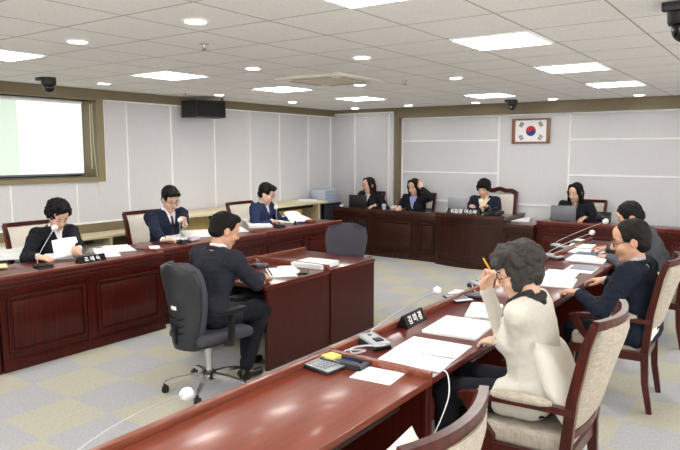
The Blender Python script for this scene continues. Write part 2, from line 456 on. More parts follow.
# ------------------------------------------------------------------ people
def rotx(a): return Matrix.Rotation(a, 3, 'X')
def hand_prims(W, d, nrm, side, s=1.0, curl=.35, thumb=.5, grow=1.0, pinch=False):
    """W wrist, d towards the knuckles, nrm out of the palm, side=+1 puts the thumb on +x_h (cross(d,nrm)*side)"""
    d = V(d).normalized(); nrm = (V(nrm) - d*V(nrm).dot(d)).normalized(); x = d.cross(nrm).normalized()*side
    P = lambda a, b, c: W + x*a*s + d*b*s + nrm*c*s
    pr = []
    for a in (-.027, -.010, .008, .026):
        pr.append(rcone(P(a*.55, .005, 0), P(a, .082, -.003), .017*s, .0125*s, .012))
    fl = {.026: .074, .008: .082, -.010: .076, -.027: .060}
    for i, a in enumerate((.026, .008, -.010, -.027)):
        L = fl[a]; p = P(a, .084, -.003); ang = 0; cc = curl*(1+.12*i)
        if pinch and i == 0: cc = curl*.8
        for seg, (fr, r0, r1) in enumerate(((.46, .0098, .0088), (.30, .0088, .0078), (.24, .0078, .0066))):
            ang += cc*(1.05 if seg else .75)
            q = p + (d*math.cos(ang) + nrm*math.sin(ang) + x*(a*1.2)).normalized()*L*fr*s
            pr.append(rcone(p, q, r0*s*grow, r1*s*grow, .003)); p = q
    t0 = P(.026, .018, .006); t1 = P(.046, .048, .014+.012*thumb); t2 = P(.046-.012*thumb, .078, .020+.022*thumb); t3 = P(.042-.02*thumb, .100, .024+.03*thumb)
    pr += [rcone(t0, t1, .0165*s, .0125*s, .01), rcone(t1, t2, .012*s, .0098*s, .005), rcone(t2, t3, .0098*s, .0078*s, .004)]
    return pr
def ik(S, Wt, l1, l2, pole):
    d = Wt - S; L = d.length
    if L > (l1+l2)*.995: Wt = S + d*((l1+l2)*.995/L); d = Wt - S; L = d.length
    a = (l1*l1 - l2*l2 + L*L)/(2*L); h = math.sqrt(max(l1*l1 - a*a, 0)); u = d.normalized()
    p = V(pole) - u*V(pole).dot(u); p.normalize()
    return S + u*a + p*h, Wt

def person(label, x, y, rz, c):
    """c: dict of pose and clothing.  Local frame: origin on the floor under the pelvis, +Y the way the sitter faces, +X the sitter's right."""
    root = thing('person', label, 'person', (x, y, 0), rz)
    s = c.get('s', 1.0); vox = c.get('vox', .0062); w = c.get('w', 1.05); thick = c.get('thick', 1.0)
    skinm = c.get('skin', skin)
    inv = (Matrix.Translation((x, y, 0)) @ Matrix.Rotation(rz, 4, 'Z')).inverted()
    LW = lambda p: inv @ V(p)
    LD = lambda p: inv.to_3x3() @ V(p)
    Pz = c.get('seat', .50)+.095
    P = V((0, c.get('py', 0), Pz))
    rl = c.get('roll', 0)
    R1 = Matrix.Rotation(rl, 3, 'Y') @ rotx(-c.get('l1', .1)); R2 = Matrix.Rotation(rl, 3, 'Y') @ Matrix.Rotation(c.get('twist', 0), 3, 'Z') @ rotx(-c.get('l2', .2))
    mid = P + R1 @ V((0, 0, .20*s))
    T1 = lambda a, b, e: P + R1 @ V((a*s*w, b*s*thick, e*s))
    T2 = lambda a, b, e: mid + R2 @ V((a*s*w, b*s*thick, e*s))
    NB = T2(0, -.005, .285)
    Rh = Matrix.Rotation(c.get('hyaw', 0), 3, 'Z') @ rotx(-c.get('hpitch', .3)) @ Matrix.Rotation(c.get('hroll', 0), 3, 'Y')
    Rn = rotx(-(c.get('hpitch', .3)+c.get('l2', .2))/2)
    hs = s*c.get('hs', 1.08)
    HC = NB + Rn @ V((0, .02*s, c.get('neck', .126)*s))
    H = lambda a, b, e: HC + Rh @ V((a, b, e))*hs
    hr = lambda *r: [q*hs for q in r]
    # --- torso builder with inflation g
    def torso(g, k=.05, low=-.02, belly=0):
        return [ell(T1(0, -.01, .03), (.165*s*w+g, .115*s*thick+g, .11*s+g), R1, k),
                ell(T1(0, belly*.5, .16), (.142*s*w+g, (.105+belly)*s*thick+g, .14*s+g), R1, k),
                ell(T2(0, .005, .10), (.162*s*w+g, .112*s*thick+g, .16*s+g), R2, k),
                rcone(T2(-.135, -.005, .205), T2(.135, -.005, .205), .058*s+g, .058*s+g, k)]
    bust = c.get('bust', 0)
    S = {sd: T2(sd*.172, 0, .205) for sd in (-1, 1)}; sl = c.get('sleeve', 1.0)
    pr = torso(-.012)
    pr.append(rcone(T2(0, -.01, .23), H(0, -.018, -.055), .056*s, .052*s, .03))
    arms = {}
    for sd in (-1, 1):
        hcfg = c['hands'][sd]
        hd = LD(hcfg['d']).normalized() if hcfg.get('world', True) else V(hcfg['d'])
        Wt = LW(hcfg['w']) if hcfg.get('world', True) else V(hcfg['w'])
        E, Wr = ik(S[sd], Wt, .285*s, .255*s, hcfg.get('pole', (sd*.8, -.3, -1)))
        arms[sd] = (E, Wr)
        hn = LD(hcfg['n']) if hcfg.get('world', True) else V(hcfg['n'])
        ts = hcfg.get('side', None)
        # thumb on the body's midline side when palm faces down
        xh = hd.cross(hn)
        if ts is None: ts = 1 if xh.dot(V((-sd, 0, 0))) > 0 else -1
        pr += [rcone(S[sd], E, .050*s*w, .041*s, .03), rcone(E, Wr, .041*s, .026*s, .02)]
        pr += hand_prims(Wr, hd, hn, ts, s*c.get('handscale', .98), hcfg.get('curl', .35), hcfg.get('thumb', .5), grow=c.get('fing', 1.0), pinch=hcfg.get('pinch', False))
    legs = {}
    for sd in (-1, 1):
        hip = T1(sd*.09, 0, -.0); hip.z = Pz-.005
        kz = Pz-.03; kn = c.get('knee', {}).get(sd, (sd*.13, .43, kz)); kn = V(kn); an = V(c.get('ankle', {}).get(sd, (sd*.13, kn.y-.02, .09)))
        legs[sd] = (hip, kn, an)
        pr += [rcone(hip, kn, .078*s, .052*s, .03), rcone(kn, an, .052*s, .036*s, .03), rcone(an+V((0, -.01, -.04)), an+V((0, .14, -.055)), .032, .024, .03)]
    # head
    pr += [ell(H(0, -.012, .035), hr(.076, .094, .088), Rh, .02), ell(H(0, .022, -.038), hr(.060, .070, .080), Rh, .03),
           ell(H(0, .062, -.098), hr(.026, .022, .020), Rh, .02), rcone(H(-.045, .0, -.055), H(-.022, .055, -.095), .02*hs, .016*hs, .02),
           rcone(H(.045, .0, -.055), H(.022, .055, -.095), .02*hs, .016*hs, .02),
           rcone(H(0, .086, .018), H(0, .108, -.022), .008*hs, .0125*hs, .008), ell(H(0, .098, -.028), hr(.019, .012, .009), Rh, .006),
           rcone(H(-.045, .072, .026), H(-.016, .082, .024), .010*hs, .010*hs, .012), rcone(H(.045, .072, .026), H(.016, .082, .024), .010*hs, .010*hs, .012),
           ell(H(-.034, .098, .006), hr(.017, .014, .010), Rh, .010, 's'), ell(H(.034, .098, .006), hr(.017, .014, .010), Rh, .010, 's'),
           ell(H(-.032, .074, .004), hr(.015, .013, .012), Rh, .004), ell(H(.032, .074, .004), hr(.015, .013, .012), Rh, .004),
           ell(H(-.038, .058, -.032), hr(.026, .026, .024), Rh, .02), ell(H(.038, .058, -.032), hr(.026, .026, .024), Rh, .02),
           ell(H(0, .078, -.058), hr(.026, .014, .014), Rh, .012), ell(H(0, .062, .062), hr(.05, .026, .035), Rh, .03)]
    for sd in (-1, 1):
        pr += [ell(H(sd*.077, -.008, -.004), hr(.009, .021, .031), Rh, .006), ell(H(sd*.086, -.004, .002), hr(.006, .011, .017), Rh, .004, 's')]
    sdf_mesh('body', pr, vox, skinm, root)
    # small face parts
    MH = Matrix.Translation(HC) @ Rh.to_4x4() @ Matrix.Scale(hs, 4)
    b = MB(MH)
    for sd in (-1, 1): b.tube([(sd*.046, .083, .031), (sd*.034, .0915, .037), (sd*.018, .0945, .033)], [.0022, .0034, .0028], 8)
    b.build('eyebrows', c['hair'], root)
    b = MB(MH)
    for sd in (-1, 1):
        b.tube([(sd*.046, .081, .002), (sd*.038, .0868, .0045), (sd*.028, .0878, .0045), (sd*.020, .0865, .001)], [.0016, .0028, .0028, .0016], 8)
    b.build('eyes', eyem, root)
    b = MB(MH); b.tube([(-.021, .086, -.060), (-.010, .0925, -.0575), (0, .0935, -.0585), (.010, .0925, -.0575), (.021, .086, -.060)], [.0015, .004, .0045, .004, .0015], 8); b.build('lips', c.get('lips', lipm), root)
    # hair
    hp, hn_, hv = hair_prims(c['style'], H, Rh, hr, hs)
    sdf_mesh('hair', hp, c.get('hvox', min(vox, .0055)), c['hair'], root, hn_)
    if c.get('glasses'):
        g = MB(MH)
        for sd in (-1, 1):
            g.tube([(sd*.033+.024*math.cos(t)*1.05, .101-abs(.024*math.cos(t))*.1, .002+.019*math.sin(t)) for t in [2*PI*i/16 for i in range(17)]], .0017, 6, cap=False)
            g.tube([(sd*.057, .098, .008), (sd*.074, .08, .010), (sd*.080, .0, .012)], .0018, 6)
        g.tube([(-.009, .104, .006), (0, .106, .008), (.009, .104, .006)], .0018, 6)
        g.build('glasses', c.get('gmat', blackg), root)
    # --- clothes
    top = c.get('top', 'suit'); jm = c['jacket']; g = c.get('g', .018)
    if top in ('suit', 'blazer', 'ivory'):
        # shirt
        sp = torso(-.008 if c.get('sleeveless') else .0, belly=c.get('belly', 0)) + [rcone(T2(0, -.012, .225), T2(0, .004, .285), .058*s, .056*s, .02)]
        if bust: sp += [ell(T2(sd*.07, .085, .07), (.06*s, .05*s, .06*s), R2, .03) for sd in (-1, 1)]
        for sd in ((-1, 1) if not c.get('sleeveless') else ()):
            E, Wr = arms[sd]; dd = (Wr-E).normalized()
            sp += [rcone(S[sd], E, .052*s, .044*s, .02), rcone(E, Wr-dd*.012, .044*s, .033*s, .01)]
        sp += [rbox(NB + R2 @ V((0, .02, .07*s)), (.12, .12, .032*s), R2, .002, .004, 's')]
        sp += [wedge(T2(0, 0, .19), R2, .03, .5, .02, V((.12, .2, .12)))] if not c.get('closed') else []
        sh = sdf_mesh(c.get('shirtname', 'shirt'), sp, vox, c.get('shirt', shirtw), root)
    if top == 'suit' and c.get('tie', True):
        # follow the front of the chest
        t = MB(Matrix.Identity(4))
        pts = [T2(0, .072, .232), T2(0, .098, .19), T2(0, .128, .12), T2(0, .133, .05), T2(0, .125, -.03)]
        t.bar(pts, [.036, .03, .042, .052, .056], .010, up=R2 @ V((0, 1, 0)))
        t.build('tie', c.get('tiemat', tiem), root)
    jp = torso(g, belly=c.get('belly', 0))
    if bust: jp += [ell(T2(sd*.07, .085, .07), (.062*s+g*.6, .05*s+g*.6, .062*s+g*.6), R2, .03) for sd in (-1, 1)]
    slv = []; slvs = []; nj0 = len(jp)
    for sd in (-1, 1):
        E, Wr = arms[sd]; dd = (Wr-E).normalized(); cut = c.get('cuff', .035)
        jp += [rcone(S[sd], S[sd]+(E-S[sd])*.35, .062*s*w*sl+g*.5, .056*s*sl+g*.5, .03), rcone(S[sd], E, .058*s*w*sl+g*.5, .046*s*sl+g*.5, .02), rcone(E, Wr-dd*cut, .046*s*sl+g*.5, .034*s*sl+g*.5, .015)]
        if top != 'shirt': jp.append(rcone(T2(sd*.09, -.005, .238), T2(sd*.178, -.005, .222), .036*s+g*.5, .040*s+g*.5, .03))
        slv += jp[nj0:]; slvs += [sd]*(len(jp)-nj0); nj0 = len(jp)
    if top != 'shirt':
        # sleeves are set in at the shoulder: a shell of their own, so the arm stands clear of the trunk
        jb = jp[:len(jp)-len(slv)]; 
        for sd in (-1, 1):
            sdf_mesh('sleeve', [q for q, s_ in zip(slv, slvs) if s_ == sd], vox, jm, root, c.get('folds', [(.0034, 42, 3), (.0016, 95, 5)]) + [(.0022, 70, 11+sd)])
        jp = jb + [rcone(S[sd], S[sd]+(arms[sd][0]-S[sd])*.22, .058*s*w*sl+g*.4, .052*s*sl+g*.4, .03) for sd in (-1, 1)]
    # skirt of the jacket / upper thighs
    hem = c.get('hem', .14)
    for sd in (-1, 1):
        hip, kn, an = legs[sd]
        jp.append(rcone(hip, hip+(kn-hip)*hem/.43, .088*s+g*.6, .080*s+g*.6, .04))
    if top != 'shirt':
        jp.append(wedge(T2(0, 0, .12), R2, c.get('vz', -.10), c.get('vt', .24), .03, V((.2, .3, .2))))
        jp.append(rcone(T2(0, -.02, .24), T2(0, .035, .30), .066*s, .062*s, .006, 's'))
    else:
        jp.append(rcone(T2(0, -.012, .225), T2(0, -.004, .275), .067*s, .062*s, .02))
        jp.append(rbox(NB + R2 @ V((0, .02, .065*s)), (.12, .12, .032*s), R2, .002, .004, 's'))
    for p_ in c.get('extra_jacket', []): jp.append(p_(T1, T2, R1, R2))
    sdf_mesh(c.get('jname', 'jacket'), jp, vox, jm, root, c.get('folds', [(.0034, 42, 3), (.0016, 95, 5)]))
    if top != 'shirt':
        # lapels lie along the V
        l = MB()
        for sd in (-1, 1):
            vz = c.get('vz', -.10)+.12; vt = c.get('vt', .24)
            yb = [.105, .128, .128, .10, .045]; zz = [.235, .19, .12, .06, vz-.01]
            pts = [T2(sd*((z-vz)*vt+.022), yf+g*.6, z) for z, yf in ((vz+.0, .118+g*.5), (vz+.07, .122+g*.3), (vz+.14, .112+g*.1), (.205, .078))]
            l.bar(pts, [.012, .05, .062, .03], .010, up=R2 @ V((sd*.35, 1, .1)))
            l.tube([T2(sd*.062, .052, .238), T2(sd*.074, 0, .262), T2(sd*.05, -.055, .268), T2(0, -.072, .268)], [.013, .013, .012, .012], 8, flat=1.4)
        l.build('lapels', c.get('lapel', jm), root)
    if top in ('suit',) or c.get('collar'):
        l = MB()
        for sd in (-1, 1):
            l.tube([T2(sd*.008, .074, .225), T2(sd*.045, .055, .258), T2(sd*.062, 0, .285), T2(sd*.035, -.046, .294), T2(0, -.054, .294)], [.009, .013, .012, .012, .012], 8, flat=.9)
        l.build('shirt_collar', c.get('shirt', shirtw), root)
    tr = [ell(P, (.16*s*w+.012, .115*s+.012, .10*s+.01), R1, .04)]
    for sd in (-1, 1):
        hip, kn, an = legs[sd]
        tr += [rcone(hip, kn, .088*s, .064*s, .03), rcone(kn, an+V((0, 0, .03)), .062*s, .050*s, .03)]
    sdf_mesh('trousers', tr, .009, c.get('trousers', trous), root, [(.003, 40, 9)])
    for sd in (-1, 1):
        hip, kn, an = legs[sd]
        sdf_mesh('shoe', [rcone(an+V((0, -.03, -.05)), an+V((0, .15, -.055)), .038, .032, .03), rcone(an+V((0, -.01, -.05)), an+V((0, -.01, .0)), .04, .04, .03),
                          rbox(an+V((0, .06, -.105)), (.1, .3, .02), None, .001, .003, 's')], .009, shoe, root)
    root['_'] = 0; del root['_']
    return root, dict(T1=T1, T2=T2, H=H, R1=R1, R2=R2, arms=arms, MH=MH, root=root)

def hair_prims(style, H, Rh, hr, hs):
    u = lambda c, r, k=.015, op='u': ell(H(*c), hr(*r), Rh, k, op)
    bx = lambda c, h, rad=.02, k=.012: rbox(H(*c), hr(*h), Rh, rad*hs, k, 's')
    cap = u((0, -.018, .042), (.086, .103, .094))
    if style in ('short', 'short_fringe', 'side', 'receding'):
        p = [cap, u((0, -.05, -.015), (.074, .062, .07))]
        if style != 'receding': p += [u((.01, .04, .105), (.074, .062, .036), .02), rcone(H(-.05, .07, .085), H(.05, .078, .082), .018*hs, .020*hs, .02), u((0, -.03, .06), (.090, .095, .085))]
        if style == 'short_fringe': p += [rcone(H(-.05, .075, .085), H(.045, .082, .078), .022*hs, .020*hs, .02)]
        p += [bx((0, .135, -.035), (.12, .085, .105 if style != 'short_fringe' else .098)), bx((0, .05, -.16), (.14, .14, .085)),
              bx((-.10, .03, -.06), (.045, .045, .062), .015), bx((.10, .03, -.06), (.045, .045, .062), .015),
              u((0, .07, .045), (.056, .045, .034), .01, 's')]
        return p, [(.0022, 90, 4)], .005
    if style == 'crew':
        p = [u((0, -.018, .042), (.081, .099, .090)), u((0, .04, .095), (.06, .05, .034), .02), u((0, -.05, -.01), (.070, .058, .06))]
        p += [bx((0, .135, -.035), (.12, .085, .105)), bx((0, .05, -.15), (.14, .15, .085)), bx((-.10, .03, -.06), (.045, .045, .062), .015), bx((.10, .03, -.06), (.045, .045, .062), .015), u((0, .07, .045), (.056, .045, .034), .01, 's')]
        return p, [(.002, 90, 4)], .005
    if style == 'curly':
        p = [cap, u((0, -.035, .055), (.104, .108, .094)), u((-.072, -.02, .02), (.042, .055, .055)), u((.072, -.02, .02), (.042, .055, .055)), u((0, .035, .105), (.075, .05, .042)), u((0, -.085, -.02), (.08, .055, .065)),
             bx((0, .145, -.045), (.075, .10, .11)), u((0, .09, .025), (.060, .05, .055), .015, 's'), bx((0, .05, -.165), (.15, .15, .085))]
        return p, [(.008, 105, 4), (.003, 240, 6)], .005
    if style == 'bob_grey':
        p = [cap, u((0, -.03, .055), (.096, .106, .088)), u((0, .042, .100), (.076, .055, .040), .03), u((0, -.062, -.02), (.072, .048, .066)),
             u((-.072, -.015, .0), (.026, .05, .055)), u((.072, -.015, .0), (.026, .05, .055)), rcone(H(-.055, .08, .08), H(.05, .085, .075), .024*hs, .02*hs, .02),
             u((-.07, .03, -.035), (.02, .03, .035)), u((.07, .03, -.035), (.02, .03, .035)),
             bx((0, .145, -.045), (.062, .075, .105)), u((0, .095, .005), (.055, .045, .055), .015, 's'), bx((0, .06, -.185), (.15, .15, .085))]
        return p, [(.0050, 58, 4), (.003, 150, 6)], .005
    if style in ('long', 'tied'):
        p = [cap, u((0, -.055, -.02), (.082, .066, .09))]
        if style == 'long':
            for sd in (-1, 1):
                p += [rcone(H(sd*.05, .035, .095), H(sd*.082, .035, .01), .03*hs, .020*hs, .02), rcone(H(sd*.080, .035, .01), H(sd*.083, .02, -.12), .022*hs, .030*hs, .02), rcone(H(sd*.083, .02, -.12), H(sd*.095, .015, -.22), .030*hs, .022*hs, .02)]
            p += [rcone(H(0, -.06, -.05), H(0, -.075, -.21), .07*hs, .055*hs, .03)]
        else:
            for sd in (-1, 1): p += [rcone(H(sd*.045, .04, .095), H(sd*.080, .028, -.01), .028*hs, .016*hs, .02), rcone(H(sd*.08, .02, -.01), H(sd*.072, .0, -.085), .018*hs, .018*hs, .02)]
            p += [rcone(H(0, -.07, -.05), H(0, -.085, -.16), .05*hs, .035*hs, .03)]
        p += [u((0, .10, -.01), (.056, .05, .082), .012, 's'), bx((0, .14, -.06), (.060, .06, .10))]
        return p, [(.002, 80, 4)], .005
    if style == 'mop':
        p = [cap, u((0, -.02, .05), (.098, .108, .098)), u((0, .05, .09), (.075, .055, .045), .02), rcone(H(-.055, .08, .062), H(.055, .08, .062), .024*hs, .024*hs, .02), u((0, -.07, -.01), (.08, .05, .065)),
             u((-.08, .02, .01), (.018, .04, .04)), u((.08, .02, .01), (.018, .04, .04)),
             bx((0, .145, -.06), (.066, .08, .095)), bx((0, .05, -.165), (.15, .15, .085))]
        return p, [(.004, 85, 4)], .005
#BODY

# ------------------------------------------------------------------ the room
CH = 2.64; WX = -7.4; BY = 10.4; RX = 2.9; FY = -2.4
struct(MB().span((WX-.6, FY-.3, -.1), (RX+.3, BY+.3, 0)).build('floor', carpet, smooth=False))
struct(MB().span((WX-.6, FY-.3, CH), (RX+.3, BY+.3, CH+.1)).build('ceiling', ceilm, smooth=False))
# left wall with the window opening: Y 3.1..4.9, z 1.56..2.5 (frame reaches 5.04 / 1.48)
WY0, WY1, WZ0, WZ1 = .9, 4.98, 1.52, 2.50
w = MB()
w.span((WX-.15, FY, .93), (WX, WY0, CH)); w.span((WX-.15, WY1, .93), (WX, BY, CH)); w.span((WX-.15, WY0, .93), (WX, WY1, WZ0)); w.span((WX-.15, WY0, WZ1), (WX, WY1, CH))
struct(w.build('wall_left', wallm, smooth=False))
struct(MB().span((WX-.13, FY, 0), (WX+.004, BY, .93)).build('baseboard_left', olive, smooth=False))
# back wall, with the box column in the corner
struct(MB().span((-5.96, BY, .1), (RX, BY+.15, CH)).build('wall_back', wallm, smooth=False))
struct(MB().span((WX, 10.25, 0), (-6.05, BY+.15, CH)).build('wall_column', wallm, smooth=False))
struct(MB().span((-6.05, 10.28, 0), (-5.955, BY+.15, CH)).build('trim_1', olive, smooth=False))
struct(MB().span((-5.96, BY-.008, 0), (RX, BY+.1, .10)).build('baseboard_back', olive_d, smooth=False))
def wall_with_fill_window(n, a, b, u0, u1, axis):
    # wall with one wide added window, unseen, glowing to brighten the room; axis 0: wall spans y at x=a..b, axis 1: wall spans x at y=a..b
    def sp(mb, p, q, z0, z1, o0=0, o1=0):
        lo, hi = (a+o0, b+o1)
        return mb.span((lo, p, z0), (hi, q, z1)) if axis == 0 else mb.span((p, lo, z0), (q, hi, z1))
    e0, e1 = (FY, BY) if axis == 0 else (WX, RX)
    w = MB(); sp(w, e0, u0, 0, CH); sp(w, u1, e1, 0, CH); sp(w, u0, u1, 0, .85); sp(w, u0, u1, 2.45, CH)
    struct(w.build('wall_right' if axis == 0 else 'wall_front', wallm, smooth=False))
    f = MB()
    m = int(round((u1-u0)/1.4))
    for k in range(m+1):
        p = u0+(u1-u0)*k/m; sp(f, p-.03, p+.03, .85, 2.45, .03, -.05)
    sp(f, u0, u1, .85, .91, .03, -.05); sp(f, u0, u1, 2.39, 2.45, .03, -.05)
    o = struct(f.build('window_%d' % n, olive_d, smooth=False))
    g_ = MB(); sp(g_, u0, u1, .88, 2.42, .10, -.045); g_.build('window_blind', fill_e, o, smooth=False)
wall_with_fill_window(2, RX, RX+.15, -1.6, 8.2, 0)
wall_with_fill_window(3, FY-.15, FY, -6.2, 1.8, 1)
# brown cornice under the ceiling
struct(MB().span((WX, FY, 2.52), (WX+.05, 10.2, CH)).build('trim_2', olive, smooth=False))
struct(MB().span((WX, 10.19, 2.575), (-6.04, 10.25, CH)).build('trim_3', olive, smooth=False))
struct(MB().span((-6.04, 10.27, 2.46), (RX, BY, CH)).build('trim_4', olive, smooth=False))
# white joint strips between the wall panels
tn = [5]
def strip(a, b):
    struct(MB().span(a, b).build('trim_%d' % tn[0], white_gloss, smooth=False)); tn[0] += 1
for yy in (5.44, 6.20, 7.05, 7.85, 8.60, 9.42, 10.12): strip((WX, yy-.011, .93), (WX+.012, yy+.011, 2.505))
for yy in (1.9, 2.85, 3.82, 4.66): strip((WX, yy-.009, .93), (WX+.010, yy+.009, 1.47))
strip((WX, FY, .915), (WX+.014, 10.2, .94)); strip((WX, 5.09, 2.50), (WX+.014, 10.2, 2.522))
strip((WX, 5.075, 1.46), (WX+.014, 5.095, 2.52)); strip((WX, .8, 1.458), (WX+.014, 5.09, 1.474))
for xx in (-6.90, -6.14): strip((xx-.012, 10.238, .3), (xx+.012, 10.25, 2.575))
strip((WX, 10.238, 2.555), (-6.05, 10.25, 2.577))
for xx in (-5.94, -4.07, -2.90): strip((xx-.013, BY-.012, .1), (xx+.013, BY, 2.46))
strip((-5.94, BY-.012, 2.435), (RX, BY, 2.46))
for zz in (2.035, 1.475): strip((-5.94, BY-.012, zz-.012), (-4.07, BY, zz+.012)); strip((-2.90, BY-.012, zz-.012), (RX, BY, zz+.012))
strip((-5.94, BY-.012, .955), (-2.9, BY, .985))
# window: deep olive reveal, frame, glass and roller blinds
f = MB()
f.span((WX-.0, WY1-.0, 1.46), (WX+.03, 5.075, 2.52)); f.span((WX, .8, 1.46), (WX+.03, WY1, WZ0+.0)); f.span((WX, .8, WZ0), (WX+.03, WY0, 2.52))
f.span((WX, .8, WZ1), (WX+.031, 5.075, 2.53))
struct(f.build('window_1', olive_d, smooth=False))
wd = bpy.data.objects['window_1']
f = MB(); f.span((WX-.45, WY1, WZ0), (WX, WY1+.02, WZ1)); f.span((WX-.45, WY0-.02, WZ0), (WX, WY0, WZ1)); f.span((WX-.45, WY0, WZ0-.02), (WX, WY1, WZ0)); f.span((WX-.45, WY0, WZ1), (WX, WY1, WZ1+.02))
f.build('window_reveal', olive_d, wd, smooth=False)
f = MB(); f.span((WX-.42, WY0, WZ0), (WX-.38, WY1, WZ0+.07)); f.span((WX-.42, WY0, WZ1-.05), (WX-.38, WY1, WZ1))
for yy in (WY0+.03, 2.25, 3.6, WY1-.03): f.span((WX-.42, yy-.03, WZ0), (WX-.38, yy+.03, WZ1))
f.build('window_frame', blackp, wd, smooth=False)
gl = plain('window glass', (235, 240, 240), .02, trans=1)
MB().span((WX-.41, WY0, WZ0+.05), (WX-.405, WY1, WZ1-.05)).build('window_pane', gl, wd, smooth=False)
for k, (a, c_) in enumerate(((WY0+.02, 2.43), (2.43, 4.03), (4.03, WY1-.10))):
    t = thing('roller_blind', ['white roller blind pulled down at the near end of the window', 'greenish white roller blind filling the left half of the window', 'bright white roller blind filling the right half of the window'][k], 'blind', (WX-.16, (a+c_)/2, WZ0+.045))
    h = WZ1-WZ0-.05; L = (c_-a)
    MB().span((-.003, -L/2, 0), (.003, L/2, h)).build('blind_cloth', blind_e if k > 1 else emit('daylit green roller blind %d' % k, (222, 244, 224), .24), t, smooth=False)
    MB().span((-.012, -L/2, -.02), (.012, L/2, .004), .004).build('bottom_bar', greyp, t)
    MB().tube([(0, -L/2, h-.02), (0, L/2, h-.02)], .022, 12).build('roller', white_gloss, t)
t = thing('blind_cord', 'pair of thin pale cords hanging at the right side of the window reveal', 'cord', (WX-.05, 4.93, 0))
MB().tube([(0, 0, 2.45), (0.0, -.005, 2.0), (0, .0, 1.62)], .004, 6).build('cord', creamtop, t)
MB().tube([(.02, .015, 2.45), (0.025, .02, 1.9), (.075, .04, 1.30)], .004, 6).build('cord', creamtop, t)

# ------------------------------------------------------------------ ceiling fixtures
def cellc(i, j): return (-1.76-.6*i, 4.505+.6*j)
pts = []
for X in (-1.76, -5.36, 1.84):
    for Y in (-.895, .905, 2.705, 4.505, 6.305, 8.105): pts.append((X, Y))
pts.append((-3.56, 8.705))
names = {(-1.76, 2.705): 'square ceiling light panel cut by the top edge of the photo', (-1.76, 4.505): 'largest square ceiling light panel, nearest the round dark camera',
         (-1.76, 6.305): 'square ceiling light panel third from the back in the right row', (-1.76, 8.105): 'farthest square ceiling light panel in the right row',
         (-5.36, 2.705): 'square ceiling light panel at the left edge above the window', (-5.36, 4.505): 'square ceiling light panel above the wall beside the window',
         (-5.36, 6.305): 'square ceiling light panel between the loudspeaker and the air conditioner', (-5.36, 8.105): 'farthest square ceiling light panel in the left row',
         (-3.56, 8.705): 'square ceiling light panel near the small dome camera over the back desks'}
proto = None
for (X, Y) in pts:
    lab = names.get((X, Y), 'square ceiling light panel outside the picture behind the viewer')
    if proto is None:
        proto = t = thing('ceiling_light', lab, 'ceiling light', (X, Y, CH), 0, 'square ceiling light panels')
        f = MB()
        for a in ((-.285, -.285, .285, -.268), (-.285, .268, .285, .285), (-.285, -.268, -.268, .268), (.268, -.268, .285, .268)): f.span((a[0], a[1], -.012), (a[2], a[3], 0))
        f.build('frame', white_gloss, t, smooth=False)
        MB().span((-.269, -.269, -.008), (.269, .269, -.002)).build('diffuser', panel_e, t, smooth=False)
    else: copy_tree(proto, (X, Y, CH), 0, lab, 'square ceiling light panels')
# small round downlights
dl = []
rows = (2.745, 4.58, 6.42, 8.03, 9.83)
for X in (-3.02, -4.26, -6.62): 
    for Y in rows: dl.append((X, Y))
dl += [(-5.46, 9.75), (-1.82, 9.83), (-5.5, 7.75), (-3.0, .9), (-4.2, .9), (-.5, 8.0), (.6, 6.4), (.6, 4.5), (.6, 2.7)]
dn = {(-3.02, 2.745): 'round downlight nearest the viewer at the top of the photo', (-4.26, 2.745): 'round downlight above the seated woman at the left', (-6.62, 4.58): 'round downlight beside the corner of the window',
      (-4.26, 4.58): 'round downlight between two square panels left of the air conditioner', (-6.62, 6.42): 'round downlight just behind the loudspeaker', (-3.02, 4.58): 'round downlight on the viewer side of the air conditioner',
      (-4.26, 6.42): 'round downlight on the far side of the air conditioner', (-6.62, 8.03): 'round downlight above the left wall past the loudspeaker', (-6.62, 9.83): 'round downlight in the corner above the box column',
      (-3.02, 6.42): 'round downlight in the middle of the ceiling beside the large panels', (-4.26, 9.83): 'round downlight above the president seat near the cornice', (-3.02, 9.83): 'round downlight left of the framed flag, close to the cornice', (-1.82, 9.83): 'round downlight right of the framed flag, close to the cornice',
      (-5.46, 9.75): 'round downlight near the cornice above the two clerks'}
proto = None
for (X, Y) in dl:
    if (X, Y) in ((-6.62, 2.745), (-3.02, 8.03), (-4.26, 8.03), (-5.5, 7.75)): continue
    lab = dn.get((X, Y), 'round downlight outside the picture')
    if proto is None:
        proto = t = thing('downlight', lab, 'downlight', (X, Y, CH), 0, 'round downlights')
        MB().lathe([(.083, 0), (.083, -.006), (.066, -.010), (.064, -.002)], n=24).build('trim_ring', white_gloss, t)
        MB().lathe([(.063, -.003), (.063, -.0105), (.03, -.0125)], n=24).build('lens', down_e, t)
    else: copy_tree(proto, (X, Y, CH), 0, lab, 'round downlights')
# sprinklers
sp = thing('sprinkler', 'small brass sprinkler head nearest the viewer', 'sprinkler', (-3.6, 3.35, CH), 0, 'ceiling sprinklers')
MB().lathe([(.035, 0), (.035, -.006), (.012, -.012), (.010, -.03)], n=16).build('rosette', silver, sp)
f = MB(); f.lathe([(.004, -.03), (.004, -.042), (.020, -.044), (.020, -.047)], n=12); f.tube([(.01, 0, -.03), (.012, 0, -.037), (.004, 0, -.044)], .003, 6); f.tube([(-.01, 0, -.03), (-.012, 0, -.037), (-.004, 0, -.044)], .003, 6)
f.build('deflector', greyp, sp)
copy_tree(sp, (-6.55, 5.75, CH), 0, 'small sprinkler head near the loudspeaker', 'ceiling sprinklers')
copy_tree(sp, (-3.62, 6.37, CH), 0, 'small sprinkler head just right of the air conditioner', 'ceiling sprinklers')
